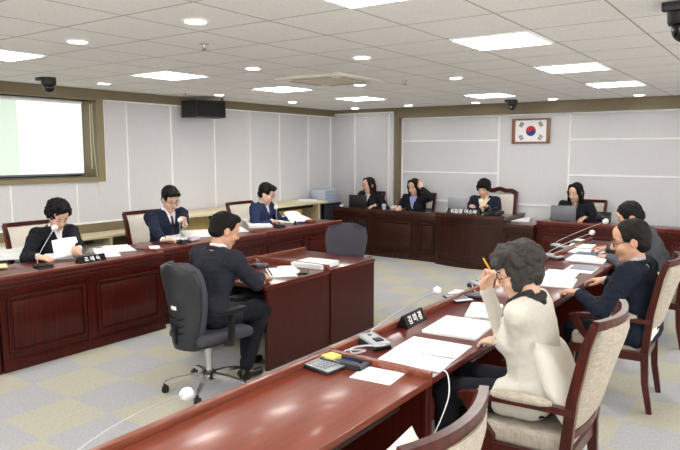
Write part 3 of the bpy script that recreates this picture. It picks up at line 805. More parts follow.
# ceiling cassette air conditioner
AX, AY = -4.20, 5.74
t = thing('air_conditioner', 'cream four-way ceiling cassette air conditioner', 'air conditioner', (AX, AY, CH))
MB().box((0, 0, -.014), (.86, .86, .028), bev=.010).build('panel', plain('aged cream plastic', (234, 231, 220), .5), t)
f = MB(); f.box((0, 0, -.031), (.5, .5, .006), bev=.002)
for k in range(8): f.box((0, -.21+.06*k, -.0355), (.46, .008, .003))
f.build('intake_grille', plain('cream grille', (206, 200, 182), .5), t)
for k in range(4):
    a = k*PI/2; f = MB(Matrix.Rotation(a, 4, 'Z')); f.box((0, .335, -.031), (.5, .06, .008), bev=.002); f.build('air_flap', plain('flap shade', (176, 171, 154), .5), t)
# dome cameras
def dome(label, x, y, s=1, drop=0):
    t = thing('dome_camera', label, 'camera', (x, y, CH))
    MB().lathe([(.075*s, 0), (.078*s, -.02*s), (.075*s, -.075*s), (.07*s, -.085*s)], n=24).build('housing', blackp, t)
    f = MB(); f.ball((0, 0, -.105*s), .058*s, 20); f.build('dome', blackg, t)
    MB().tube([(0, -.045*s, -.11*s), (0, -.062*s, -.115*s)], .018*s, 14).build('lens', greyp, t)
    MB().box((-.03*s, -.08*s, -.02*s), (.11*s, .05*s, .035*s), bev=.005).build('mount', blackp, t)
    return t
dome('black dome camera hanging above the left window', -6.62, 3.90, 1.0)
dome('small black dome camera under the ceiling left of the framed flag', -3.6, 9.70, 1.0)
dome('large black dome camera at the upper right corner of the photo', -.52, 3.98, 1.25)
# loudspeaker on the left wall
t = thing('loudspeaker', 'black loudspeaker hanging under the ceiling on the left wall', 'speaker', (-7.12, 6.62, 2.465), R(-14))
f = MB(); f.prism([(-.17, -.30), (.17, -.24), (.17, .24), (-.17, .30)], -.125, .115); f.build('cabinet', blackp, t, smooth=False)
MB().box((.174, 0, -.0), (.008, .46, .215), bev=.003).build('grille', plain('black speaker grille', (18, 18, 19), .8, bump=.8, bscale=900), t)
MB().bar([(0, .275, .0), (0, .285, .14), (0, .285, .198)], .03, .008, up=(1, 0, 0)).build('bracket', blackp, t)
# framed flag
t = thing('framed_flag', 'national flag with a red and blue circle in a brown wooden frame', 'flag', (-3.525, BY-.014, 2.18))
FW, FH = .52, .345
f = MB(); f.span((-FW/2-.055, -.03, -FH/2-.03), (-FW/2, 0, FH/2+.03), .004); f.span((FW/2, -.03, -FH/2-.03), (FW/2+.055, 0, FH/2+.03), .004)
f.span((-FW/2, -.026, FH/2), (FW/2, 0, FH/2+.03), .004); f.span((-FW/2, -.026, -FH/2-.03), (FW/2, 0, -FH/2), .004)
f.build('frame', wood('flag frame wood', (150, 100, 70), (112, 70, 48), .4, 2), t)
MB().span((-FW/2, -.008, -FH/2), (FW/2, -.003, FH/2)).build('flag_field', paper, t, smooth=False)
red = plain('flag red', (205, 46, 58), .7); blu = plain('flag blue', (34, 56, 140), .7)
rr = .083; tilt = R(-33)
def yin(up):
    out = []
    n = 18
    # outer half circle then the two small arcs of the S curve
    for i in range(n+1):
        a = (0 if up else PI) + PI*i/n; out.append((rr*math.cos(a), rr*math.sin(a)))
    if up:   # from (-r,0) back to (r,0)
        for i in range(1, n+1): a = PI+PI*i/n; out.append((-rr/2+rr/2*math.cos(a), rr/2*math.sin(a)))
        for i in range(1, n): a = PI-PI*i/n; out.append((rr/2+rr/2*math.cos(a), rr/2*math.sin(a)))
    else:
        for i in range(1, n+1): a = PI*i/n; out.append((rr/2+rr/2*math.cos(a), rr/2*math.sin(a)))
        for i in range(1, n): a = 2*PI-PI*i/n; out.append((-rr/2+rr/2*math.cos(a), rr/2*math.sin(a)))
    return [(x*math.cos(tilt)-y*math.sin(tilt), x*math.sin(tilt)+y*math.cos(tilt)) for x, y in out]
MF = Matrix.Rotation(R(90), 4, 'X')
MB(MF).lathe([(rr, .0082), (rr, .0094)], n=40).build('circle_lower_half', blu, t)
# red half as a triangle fan strip
o_ = yin(True); fm = MB(MF); m_ = len(o_)
fm.prism(o_, .0094, .0102); fm.build('circle_upper_half', red, t, smooth=False)
tri = {(-1, 1): (1, 1, 1), (1, -1): (0, 0, 0), (1, 1): (0, 1, 0), (-1, -1): (1, 0, 1)}
for (sx, sz), bars in tri.items():
    ang = math.atan2(sz*FH, sx*FW); q = MB(Matrix.Translation((sx*.158, 0, sz*.105)) @ Matrix.Rotation(-ang, 4, 'Y'))
    for k, full in enumerate(bars):
        xx = (k-1)*.021
        if full: q.box((xx, -.009, 0), (.014, .002, .082))
        else: q.box((xx, -.009, .022), (.014, .002, .037)); q.box((xx, -.009, -.022), (.014, .002, .037))
    q.build('trigram', plain('flag trigram ink', (60, 70, 78), .7), t, smooth=False)

# ------------------------------------------------------------------ furniture
def desk(label, x, y, rz, W, D, H, ledge=.04, lw=.03, fronts=2, sides=(0, 0), mat=mahog, topm=mahog_top, lipm_=mahog_lip, style='panel', group='member desks', bow=0, narrow=None, shelf=True, gap=.0):
    """front (public side) faces local -Y at y=0; body reaches y=D; x from 0 to W"""
    t = thing('desk', label, 'desk', (x, y, 0), rz, group)
    T = .035; e = .002
    # end panels
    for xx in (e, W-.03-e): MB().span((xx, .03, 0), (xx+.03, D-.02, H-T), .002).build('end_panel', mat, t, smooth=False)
    if bow:
        n = 12
        fr = [(e+(W-2*e)*i/n, -bow*math.sin(PI*i/n)) for i in range(n+1)]
        MB().prism(fr+[(W-e, .04), (e, .04)], .0, H-T).build('front_panel', mat, t, smooth=False)
        def band(z0, z1, o, i0=0, i1=n, nm='moulding', m=mat):
            p = [(fr[i][0], fr[i][1]-o) for i in range(i0, i1+1)]
            MB().prism(p+[(fr[i][0], fr[i][1]+.004) for i in range(i1, i0-1, -1)], z0, z1).build(nm, m, t, smooth=False)
        band(0, .10, .018, nm='plinth'); band(H-T-.07, H-T, .02, nm='cornice'); band(.165, .185, .012, 1, n-1); band(H-.17, H-.15, .012, 1, n-1)
        for i in (0, n-1): band(.10, H-.10, .01, i, i+1, 'pilaster')
        for xx in (fr[1][0]+.01, fr[n-1][0]-.01):
            i = 1 if xx < W/2 else n-1
            MB().span((xx-.01, fr[i][1]-.014, .185), (xx+.01, fr[i][1]+.004, H-.17)).build('moulding', mat, t, smooth=False)
        MB().prism([(a, b-.035) for a, b in fr]+[(W, D), (0, D)], H-T, H-.004).build('desktop', topm, t, smooth=False)
    else:
        MB().span((e, .012, .0), (W-e, .035, H-T)).build('front_panel', mat, t, smooth=False)
        if style == 'panel':
            f = MB(); f.span((0+e, -.012, 0), (W-e, .014, .085), .003); f.span((e, -.004, .085), (W-e, .014, .10), .003)
            f.build('plinth', mat, t)
            f = MB(); f.span((e, -.004, H-.135), (W-e, .014, H-T)); f.span((e, -.018, H-.075), (W-e, .014, H-T), .006); f.span((e, -.010, H-.10), (W-e, .014, H-.075), .006)
            f.build('cornice', mat, t)
            cells = [(W*k/fronts, W*(k+1)/fronts) for k in range(fronts)] if not narrow else narrow
            xs = sorted({round(a, 4) for c in cells for a in c})
            for xx in xs:
                hw = .045 if 0 < xx < W-1e-3 else .05
                MB().span((max(e, xx-hw), .0, .09), (min(W-e, xx+hw), .014, H-.12)).build('stile', mat, t, smooth=False)
            for a, b_ in cells:
                a0, b0 = a+.06, b_-.06; z0, z1 = .15, H-.17
                f = MB()
                for (p, q) in (((a0, z0), (b0, z0+.022)), ((a0, z1-.022), (b0, z1)), ((a0, z0), (a0+.022, z1)), ((b0-.022, z0), (b0, z1))):
                    f.span((p[0], -.008, p[1]), (q[0], .014, q[1]), .006)
                f.build('panel_moulding', mat, t)
                MB().span((a0+.045, .002, z0+.045), (b0-.045, .014, z1-.045), .008).build('raised_panel', mat, t)
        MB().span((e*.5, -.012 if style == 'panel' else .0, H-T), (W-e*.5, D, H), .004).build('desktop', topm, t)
    # ledge
    if ledge:
        if bow:
            n = 12; fr = [(W*i/n, -bow*math.sin(PI*i/n)-.035) for i in range(n+1)]
            MB().prism(fr+[(a, b+lw) for a, b in fr[::-1]], H-.004, H+ledge).build('ledge', lipm_, t, smooth=False)
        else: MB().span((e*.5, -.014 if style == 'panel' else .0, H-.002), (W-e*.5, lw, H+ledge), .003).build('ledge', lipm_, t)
    for k, on in enumerate(sides):
        if on:
            a = (e*.5, on) if k == 0 else (W-on, W-e*.5)
            MB().span((a[0], lw, H-.002), (a[1], D, H+(ledge or .04)), .003).build('side_ledge', lipm_, t)
    if shelf:
        MB().span((.035, .06, H-.19), (W-.035, D-.16, H-.17)).build('under_shelf', inside, t, smooth=False)
    return t

# left row, fronts face +X (rz 90: local x -> world +Y, local y -> world -X)
r90 = R(90)
desk('mahogany panelled desk in front of the woman with curly black hair', -5.27, 2.575, r90, 1.69, .60, .805, .015, .03)
desk('mahogany panelled desk cut by the left edge of the photo', -5.27, .87, r90, 1.69, .60, .805, .015, .03)
desk('mahogany panelled desk in front of the man in the dark tie', -5.40, 4.27, r90, 1.73, .60, .810, .015, .03)
desk('mahogany panelled desk in front of the man in the blue suit', -5.44, 6.01, r90, 1.73, .60, .815, .015, .03)
# right row, fronts face -X (rz -90: local x -> world -Y, local y -> world +X)
desk('brown mahogany desk nearest the viewer with the calculator on it', -1.95, 2.665, -r90, 1.80, .61, .77, .034, .022, sides=(.034, 0), topm=mahog_brown)
desk('mahogany desk with the black name plate in front of the woman in the ivory jacket', -1.95, 4.47, -r90, 1.80, .61, .77, .034, .022)
desk('mahogany desk covered with papers in front of the man with glasses at the right', -1.95, 6.275, -r90, 1.80, .61, .77, .034, .022)
desk('mahogany desk in front of the man in the grey shirt leaning forward', -1.95, 8.08, -r90, 1.80, .61, .77, .034, .022)
# centre pair of plain desks, back to back
desk('plain mahogany desk where the man in the grey suit writes', -3.50, 4.78, PI, .95, .91, .735, .05, .025, sides=(0, .025), mat=mahog_plain, style='plain', group='centre witness desks')
desk('plain mahogany desk before the empty grey chair with a thick white paper pile', -4.45, 4.785, 0, .95, .80, .735, .0, .025, sides=(.025, 0), mat=mahog_plain, style='plain', group='centre witness desks')
# back row
desk('dark walnut desk with the black laptop before the first clerk', -6.93, 9.50, 0, .88, .38, .815, .015, .03, fronts=1, mat=walnut, topm=walnut_top, lipm_=walnut, group='back desks')
desk('dark walnut desk with one wide and one narrow panel before the second clerk', -6.045, 9.50, 0, 1.30, .42, .815, .015, .03, narrow=[(0, .89), (.89, 1.30)], mat=walnut, topm=walnut_top, lipm_=walnut, group='back desks')
bowdesk = desk('large dark bow-fronted desk of the chairperson in the middle of the back row', -4.735, 9.42, 0, 1.18, .50, .845, .012, .03, mat=walnut, topm=walnut_top, lipm_=walnut, bow=.12, group='back desks')
MB().span((1.075, .5, .81), (1.18, .92, .841), .003).build('side_wing', walnut_top, bowdesk, smooth=False)
MB().span((1.14, .5, 0), (1.17, .90, .81)).build('wing_panel', walnut, bowdesk, smooth=False)
desk('low dark side desk holding a white sheet, right of the bow-fronted desk', -3.545, 9.34, 0, .46, .60, .755, .0, .03, fronts=1, mat=walnut, topm=walnut_top, lipm_=walnut, group='back desks')
desk('reddish mahogany desk before the woman with long black hair and grey laptop', -3.075, 9.46, 0, 1.75, .45, .805, .015, .03, fronts=1, mat=mahog, group='back desks')
desk('reddish mahogany desk hidden behind the two men at the right', -1.32, 9.46, 0, 1.75, .45, .805, .015, .03, fronts=1, mat=mahog, group='back desks')

# cabinets along the left wall
def low_cabinet():
    t = thing('low_cabinet', 'low open beige shelf cabinet under the window behind the woman', 'cabinet', (WX+.02, 2.2, 0))
    D = .40; L = 3.55
    MB().span((0, 0, .765), (D, L, .80), .003).build('top', creamtop, t)
    MB().span((0, 0, 0), (.02, L, .765)).build('back_panel', olive, t, smooth=False)
    MB().span((.02, 0, .40), (D-.02, L, .42)).build('shelf', beige, t, smooth=False)
    MB().span((.02, 0, 0), (D-.02, L, .06)).build('plinth', beige, t, smooth=False)
    for k in range(5):
        yy = (L-.03)*k/4
        MB().span((.02, yy, .06), (D-.01, yy+.03, .765)).build('divider', creamtop, t, smooth=False)
    return t
low_cabinet()
t = thing('side_table', 'long pale-topped counter with yellow birch front along the left wall', 'counter', (WX+.02, 5.86, 0))
MB().span((0, 0, .93), (.62, 3.3, .97), .004).build('top', creamtop, t)
MB().span((.02, .05, 0), (.50, .55, .93)).build('drawer_unit', yellowf, t, smooth=False)
MB().span((.02, .55, .18), (.50, 2.72, .86)).build('front_panel', yellowf, t, smooth=False)
MB().span((.02, .02, 0), (.56, .05, .93)).build('end_panel', beige, t, smooth=False)
MB().span((.02, 3.08, 0), (.58, 3.14, .93)).build('end_panel', beige, t, smooth=False)
MB().span((.02, .55, .86), (.46, 3.08, .93)).build('rail', inside, t, smooth=False)  # dark strip set in the open gap under the top to give its shade
t = thing('drawer_cabinet', 'black low cabinet in the far left corner', 'cabinet', (-7.34, 9.22, 0))
MB().span((0, 0, 0), (.46, .55, .90), .005).build('body', blackp, t)
for k in range(2):
    d = MB().span((.462, .01+.27*k, .05), (.476, .265+.27*k, .86), .003).build('door', plain('dark grey door', (40, 40, 44), .4), t)
    MB().tube([(.49, .22-.16*k+.27*k, .4), (.49, .22-.16*k+.27*k, .55)], .006, 8).build('handle', silver, d)
t = thing('letter_trays', 'light blue-grey plastic drawer stack on the black corner cabinet', 'drawers', (-7.22, 9.28, .9))
MB().span((0, 0, 0), (.30, .42, .25), .006).build('case', plain('clear blue plastic', (186, 198, 212), .35), t)
for k in range(4):
    MB().span((.302, .012, .012+.058*k), (.312, .408, .058+.058*k), .003).build('drawer', plain('blue grey drawer', (164, 178, 196), .35), t)

# ------------------------------------------------------------------ chairs
def member_chair(label, x, y, rz, group='upholstered armchairs', cream=cream):
    """faces +Y"""
    t = thing('armchair', label, 'chair', (x, y, 0), rz, group)
    sw, sd = .56, .50
    # seat: rounded cushion, slightly wider in front
    b = bmesh.new(); bmesh.ops.create_cube(b, size=1)
    for v in b.verts: v.co = V((v.co.x*(sw-.03 if v.co.y > 0 else sw-.09), v.co.y*sd, v.co.z*.10))
    bmesh.ops.bevel(b, geom=b.edges[:], offset=.035, segments=4, affect='EDGES', profile=.6)
    f = MB(); f.merge(b, Matrix.Translation((0, .0, .475))); f.build('seat', cream, t, angle=60)
    f = MB()
    f.bar([(-.265, -.25, .41), (-.28, .24, .41)], .03, .06); f.bar([(.265, -.25, .41), (.28, .24, .41)], .03, .06)
    f.bar([(-.27, .245, .41), (-.14, .262, .41), (.14, .262, .41), (.27, .245, .41)], .03, .06); f.bar([(-.25, -.25, .41), (.25, -.25, .41)], .03, .06)
    f.build('seat_frame', chairwood, t, smooth=False)
    for sx in (-1, 1):
        MB().bar([(sx*.272, .238, .43), (sx*.272, .245, .2), (sx*.27, .25, 0)], [.05, .042, .034], [.05, .042, .034], up=(0, 1, 0)).build('leg', chairwood, t, smooth=False)
        # rear leg and back stile in one sweep
        MB().bar([(sx*.245, -.30, 0), (sx*.25, -.262, .22), (sx*.252, -.25, .44), (sx*.256, -.275, .72), (sx*.262, -.325, .98), (sx*.266, -.362, 1.09)], [.034, .038, .042, .042, .040, .036], [.036, .045, .052, .048, .042, .036], up=(0, 1, 0)).build('leg', chairwood, t, smooth=False)
    # crest rail bowed backwards
    n = 10; pts = []
    for i in range(n+1):
        u = -1+2*i/n; pts.append((u*.268, -.362-.055*(1-u*u), 1.085-.004*(1-u*u)-.0))
    f = MB(); f.bar(pts, .030, .042); f.build('crest_rail', chairwood, t, smooth=False)
    pts = [((-1+2*i/n)*.245, -.262-.030*(1-(-1+2*i/n)**2), .545) for i in range(n+1)]
    MB().bar(pts, .03, .035).build('lower_rail', chairwood, t, smooth=False)
    # upholstered back: curved pad
    nu, nv = 12, 10; vs = []; fs = []
    for side in (0, 1):
        for j in range(nv+1):
            w_ = j/nv; z = .56+.505*w_
            for i in range(nu+1):
                u = -1+2*i/nu
                edge = (1-abs(u)**5)*(1-abs(2*w_-1)**7)
                yb = -.258-.105*w_**1.35-.012*w_ - (.030+.025*w_)*(1-u*u)
                vs.append((u*(.232+.010*w_), yb+(1 if side else -1)*(.010+.026*edge), z))
    N = (nu+1)*(nv+1)
    for side in (0, 1):
        for j in range(nv):
            for i in range(nu):
                a = side*N+j*(nu+1)+i; fs.append([a, a+1, a+nu+2, a+nu+1] if side else [a, a+nu+1, a+nu+2, a+1])
    for j in range(nv):
        for i in (0, nu):
            a = j*(nu+1)+i; fs.append([a, a+nu+1, N+a+nu+1, N+a])
    for i in range(nu):
        for j in (0, nv):
            a = j*(nu+1)+i; fs.append([a, a+1, N+a+1, N+a])
    f = MB(); f._add(vs, fs); f.build('backrest', cream, t, angle=60)
    for sx in (-1, 1):
        pts = [(sx*.262, -.285, .665), (sx*.285, -.12, .675), (sx*.297, .10, .672), (sx*.295, .20, .662), (sx*.292, .26, .645)]
        a = MB().bar(pts, [.036, .044, .046, .046, .05], .032).build('armrest', chairwood, t, angle=60)
        MB().bar([(sx*.290, .235, .65), (sx*.285, .18, .56), (sx*.272, .10, .46), (sx*.27, .10, .38)], [.05, .042, .036, .034], .034, up=(1, 0, 0)).build('arm_post', chairwood, t, angle=60)
        MB().tube([(sx*.277, -.19, .69), (sx*.285, -.14, .696), (sx*.296, -.02, .696), (sx*.295, .08, .692), (sx*.294, .10, .686)], [.018, .031, .033, .030, .016], 14, flat=.75).build('arm_pad', cream, a)
    return t
c0 = member_chair('oatmeal armchair at the bottom edge of the photo, only its top rail showing', -1.12, 1.60, r90)
CH_POS = [(-1.02, 3.14, r90, 'oatmeal armchair in which the woman in the ivory jacket sits'), (-1.02, 5.03, r90+R(2), 'oatmeal armchair in which the man with glasses at the right sits'),
          (-1.02, 6.82, r90-R(2), 'oatmeal armchair of the man in the grey shirt, at the right edge')]
for x, y, rz, lab in CH_POS: copy_tree(c0, (x, y, 0), rz, lab, 'upholstered armchairs')
c0 = member_chair('empty cream armchair at the left edge of the photo', -6.27, 1.95, -r90, cream=creamback)  # cream leatherette; its paler tone also holds the brighter light on these rows
for x, y, rz, lab in ((-6.27, 3.60, -r90, 'cream armchair behind the woman with curly black hair'), (-6.33, 5.10, -r90, 'cream armchair behind the man in the dark tie'), (-6.35, 6.88, -r90, 'cream armchair behind the man in the blue suit'),
                      (-6.46, 9.83, PI, 'cream armchair behind the clerk at the black laptop'), (-5.47, 9.97, PI, 'cream armchair behind the clerk touching her hair'), (-2.56, 9.97, PI, 'cream armchair behind the woman with long black hair')):
    copy_tree(c0, (x, y, 0), rz, lab, 'upholstered armchairs')
# taller carved chair of the chairperson
t = thing('high_armchair', 'tall carved mahogany armchair with cream back of the chairperson', 'chair', (-3.98, 10.02, 0), PI)
MB().box((0, 0, .46), (.56, .46, .11), bev=.03).build('seat', cream, t)
for sx in (-1, 1):
    MB().bar([(sx*.26, -.20, 0), (sx*.262, -.20, .5), (sx*.275, -.23, .9), (sx*.285, -.25, 1.17)], .05, .045, up=(0, 1, 0)).build('leg', chairwood, t, smooth=False)
    MB().bar([(sx*.26, .2, 0), (sx*.26, .2, .42)], .045, .045, up=(0, 1, 0)).build('leg', chairwood, t, smooth=False)
    MB().bar([(sx*.28, -.22, .7), (sx*.30, .1, .7), (sx*.30, .17, .66)], .05, .04).build('armrest', chairwood, t, smooth=False)
    MB().bar([(sx*.29, .14, .68), (sx*.27, .16, .4)], .035, .035, up=(1, 0, 0)).build('arm_post', chairwood, t, smooth=False)
pts = [((-1+2*i/12)*.30, -.25, 1.16+.055*(1-(-1+2*i/12)**2)+.012*math.cos(9*(-1+2*i/12))) for i in range(13)]
MB().bar(pts, .045, .07).build('crest_rail', chairwood, t)
MB().box((0, -.235, .86), (.50, .05, .56), rot=(R(5), 0, 0), bev=.022).build('backrest', creamback, t)

def office_chair(label, x, y, rz, front_label=True):
    """faces +Y"""
    t = thing('office_chair', label, 'chair', (x, y, 0), rz, 'grey office swivel chairs')
    # seat
    b = bmesh.new(); bmesh.ops.create_cube(b, size=1)
    for v in b.verts: v.co = V((v.co.x*(.50 if v.co.y > 0 else .44), v.co.y*.48, v.co.z*.085))
    bmesh.ops.bevel(b, geom=b.edges[:], offset=.036, segments=4, affect='EDGES', profile=.5)
    MB().merge(b, Matrix.Translation((0, .02, .455))).build('seat', officefab, t, angle=60)
    MB().box((0, .0, .405), (.36, .34, .03), bev=.01).build('seat_pan', blackp, t)
    # back outline: rounded top, narrowing to the bottom
    def outline(k=1.0, m=0):
        half = [(.0, .0), (.12, .005), (.150, .04), (.175, .14), (.212, .30), (.240, .42), (.238, .51), (.210, .572), (.14, .600), (0, .61)]
        return half
    def pad(y0, y1, k, name, mat, bulge=.0, parent=None):
        half = outline(); nv = len(half); prof = [V((a, b)) for a, b in half]
        # resample rows by height
        rows = []; nrow = 16
        for r in range(nrow+1):
            z = .61*(r/nrow); z = min(max(z, .002), .608)
            for i in range(len(half)-1):
                if half[i][1] <= z <= half[i+1][1]:
                    u = (z-half[i][1])/max(half[i+1][1]-half[i][1], 1e-6); wx = half[i][0]*(1-u)+half[i+1][0]*u; break
            if r == 0: wx = .125
            if r == nrow: wx = .09
            rows.append((z, wx*k))
        nu = 12; vs = []; fs = []
        for side, yy in ((0, y0), (1, y1)):
            for z, wx in rows:
                lean = -.06*z - .05*max(0, z-.3)*1.4 + .05*math.sin(z/.61*PI)*.6
                for i in range(nu+1):
                    u = -1+2*i/nu
                    edge = (1-abs(u)**6)*(1-abs(2*z/.61-1)**8)
                    curve = .055*u*u
                    vs.append((u*wx, yy+lean+curve+(bulge*edge if side else -.012*edge), .37+1.10*(.305+(z-.305)*k)))
        N = (nu+1)*(nrow+1)
        for side in (0, 1):
            for j in range(nrow):
                for i in range(nu):
                    a = side*N+j*(nu+1)+i; fs.append([a, a+1, a+nu+2, a+nu+1] if side else [a, a+nu+1, a+nu+2, a+1])
        for j in range(nrow):
            for i in (0, nu): a = j*(nu+1)+i; fs.append([a, a+nu+1, N+a+nu+1, N+a])
        for i in range(nu):
            for j in (0, nrow): a = j*(nu+1)+i; fs.append([a, a+1, N+a+1, N+a])
        return MB()._add(vs, fs) if False else (lambda f: (f._add(vs, fs), f)[1])(MB())
    sh = pad(-.285, -.262, .97, 'back_shell', chairshell).build('back_shell', chairshell, t, angle=50)
    pd = pad(-.262, -.225, 1.0, 'backrest', officefab, .03).build('backrest', officefab, t, angle=50)
    # louvre slots and label on the shell
    for k in range(4):
        zz = .45+.055*k; ww = .075+.004*k
        yb = -.285-.06*(zz-.37)+.016
        MB().tube([(-ww, yb+.004, zz+.012), (-ww*.5, yb-.006, zz), (ww*.5, yb-.006, zz), (ww, yb+.004, zz+.012)], [.003, .007, .007, .003], 8, flat=1.2).build('louvre', blackg, sh)
    MB().box((-.0, -.306, .70), (.062, .006, .030), rot=(R(6), 0, 0), bev=.003).build('maker_label', white, sh)
    # seam lines on the cushion
    if front_label:
        MB().tube([(-.05, -.222, .815), (0, -.215, .83), (.05, -.222, .815)], [.003, .010, .003], 8, flat=.6).build('white_tab', white, pd)
        for zz in (.77, .87): MB().tube([(-.19, -.205, zz), (-.1, -.224, zz), (.1, -.224, zz), (.19, -.205, zz)], .004, 6).build('seam', chairshell, pd)
    MB().bar([(0, -.02, .40), (0, -.22, .39), (0, -.27, .44), (0, -.272, .55)], .07, .022, up=(1, 0, 0)).build('back_bar', blackp, t)
    for sx in (-1, 1):
        a = MB().bar([(sx*.20, .0, .41), (sx*.275, .0, .42), (sx*.285, .0, .50), (sx*.285, -.0, .655)], .055, .024, up=(0, 1, 0)).build('arm_support', blackp, t, angle=50)
        MB().bar([(sx*.285, -.15, .675), (sx*.285, -.05, .668), (sx*.285, .13, .672)], [.05, .075, .06], .028).build('arm_pad', blackp, a, angle=60)
        MB().box((sx*.299, .012, .56), (.004, .014, .06)).build('height_button', lightgreyp, a)
    MB().lathe([(.03, .40), (.03, .30), (.024, .30), (.024, .13)], n=18).build('gas_column', chrome, t)
    MB().lathe([(.05, .145), (.055, .13), (.05, .085), (.04, .08)], n=20).build('hub', blackp, t)
    for k in range(5):
        a = 2*PI*k/5+.35; dx, dy = math.cos(a), math.sin(a)
        lg = MB().bar([(dx*.04, dy*.04, .115), (dx*.16, dy*.16, .112), (dx*.28, dy*.28, .095), (dx*.34, dy*.34, .078)], [.045, .038, .032, .026], [.035, .03, .024, .018]).build('base_arm', chrome, t, angle=60)
        f = MB(); f.tube([(dx*.335-dy*.022, dy*.335+dx*.022, .028), (dx*.335-dy*.004, dy*.335+dx*.004, .028)], .028, 16); f.tube([(dx*.335+dy*.022, dy*.335-dx*.022, .028), (dx*.335+dy*.004, dy*.335-dx*.004, .028)], .028, 16)
        f.tube([(dx*.33, dy*.33, .03), (dx*.34, dy*.34, .078)], .012, 8)
        f.build('caster', blackp, lg)
    return t
office_chair('black-backed office swivel chair in which the man in the grey suit sits', -3.62, 3.34, R(-6), False)
office_chair('empty grey office swivel chair beyond the centre desks', -3.98, 5.66, PI+R(22))

# ------------------------------------------------------------------ camera
HC_ = 1.85; YAW, PIT, FPX = .61609, .1154, 636.1
cam_d = bpy.data.cameras.new('camera'); cam = bpy.data.objects.new('camera', cam_d); COL.objects.link(cam)
cam.location = (0, 0, HC_); cam.rotation_euler = (PI/2-PIT, 0, YAW)
cam_d.sensor_width = 36; cam_d.lens = FPX/680*36; cam_d.clip_start = .05
SC.camera = cam
_F = V((-math.sin(YAW)*math.cos(PIT), math.cos(YAW)*math.cos(PIT), -math.sin(PIT))); _R = V((math.cos(YAW), math.sin(YAW), 0)); _U = _R.cross(_F)
def at(px, py, z):
    """point of the photo's pixel grid on the height z, as measured from the photograph"""
    d = _F+_R*((px-340)/FPX)-_U*((py-225)/FPX); t = (z-HC_)/d.z
    return V((0, 0, HC_))+d*t
def atX(px, py, X):
    d = _F+_R*((px-340)/FPX)-_U*((py-225)/FPX); return V((0, 0, HC_))+d*(X/d.x)

# ------------------------------------------------------------------ things on the desks
def sheet(label, q, z, th=.002, mat=paper, name='paper_sheet', cat='paper', group=None, layers=1, bev=0):
    P = [at(a, b, z) for a, b in q]; c = sum(P, V((0, 0, 0)))/4
    u = ((P[1]-P[0])+(P[2]-P[3]))/2; w_ = u.length; u.normalize(); v = V((-u.y, u.x, 0)); h = abs(((P[3]-P[0])+(P[2]-P[1])).dot(v))/2
    ang = math.atan2(u.y, u.x)
    f = MB()
    rnd = random.Random(int(q[0][0]*7+q[0][1]))
    for k in range(layers):
        f.box((rnd.uniform(-.004, .004) if k else 0, rnd.uniform(-.004, .004) if k else 0, th*(k+.5)/layers), (w_, h, th/layers*.92), rot=(0, 0, rnd.uniform(-.02, .02) if k else 0), bev=bev)
    o = f.build(name, mat, smooth=False); o.location = (c.x, c.y, z); o.rotation_euler = (0, 0, ang)
    return tag(o, label, cat, group)
ZR = .771; ZL = .806
g1 = 'white sheets on the right hand desks'
sheet('single white sheet beside the pen tray on the nearest desk', [(351, 376), (368, 365.5), (404, 374.5), (388, 387)], ZR)
sheet('open white document nearest the desk joint, left page', [(381, 357), (397, 347), (452, 362), (434, 378)], ZR, .006, layers=2)
sheet('open white document right page, behind the nearest one', [(397, 347), (417, 336), (470, 348), (452, 363)], ZR, .006, layers=2)
sheet('white binder under the left hand of the woman in ivory', [(424, 331), (447, 318), (496, 324), (474, 343)], ZR, .016, layers=3, name='binder', cat='binder')
sheet('white folder lying between the calculator and the woman in ivory', [(464, 317), (473, 304), (503, 306), (498, 321)], ZR, .014, layers=2, name='folder', cat='folder')
sheet('grey notebook peeking out below the white folder', [(476, 325), (484, 314), (512, 316), (508, 329)], ZR, .008, mat=plain('slate notebook', (120, 124, 140), .6), name='notebook', cat='notebook')
sheet('small white memo beside the second calculator', [(449, 294), (457, 290.5), (467, 293), (460, 297)], ZR, .014)
sheet('dark navy case lying beside the second calculator', [(461, 296), (466, 293.5), (486, 296), (483, 301)], ZR, .022, mat=plain('navy case', (34, 38, 58), .4), name='case', cat='case', bev=.006)
sheet('white pad before the man with glasses, nearer one', [(538, 284), (545, 277), (577, 281), (571, 291)], ZR, .012, layers=3, name='pad', cat='paper')
sheet('white pad before the man with glasses, farther one', [(541, 277), (548, 270), (580, 273.5), (572, 281)], ZR, .014, layers=3, name='pad', cat='paper')
sheet('white sheet under the grey picture booklet', [(563, 270), (573, 264.5), (598, 268), (591, 275)], ZR)
sheet('grey picture booklet on a white sheet', [(571, 268), (577, 264), (598, 267.5), (592, 272)], ZR+.003, .008, mat=plain('booklet cover', (138, 142, 156), .4), name='booklet', cat='booklet')
sheet('long white stack before the grey-shirted man', [(566, 260), (575, 256), (609, 259), (603, 265.5)], ZR, .02, layers=4, name='paper_stack', cat='paper')
sheet('blue-grey tablet between the white stacks', [(574, 254.5), (580, 252), (598, 254.5), (594, 257.5)], ZR, .014, mat=plain('tablet blue', (88, 100, 130), .35), name='tablet', cat='tablet')
sheet('white sheets just beyond the blue-grey tablet', [(569, 251.5), (577, 248), (606, 252), (599, 256)], ZR, .006, layers=2)
sheet('white sheets left of the grey-shirted man\'s hand', [(567, 247), (573, 243.5), (595, 245.5), (592, 249)], ZR, .008, layers=2)
sheet('narrow black folder beyond the white sheets', [(569, 243), (573, 241), (595, 243), (592, 245.5)], ZR, .012, mat=blackp, name='folder', cat='folder')
sheet('small white sheet farthest along the right desks', [(574, 240.5), (578, 239), (590, 240.2), (588, 242)], ZR, .006)
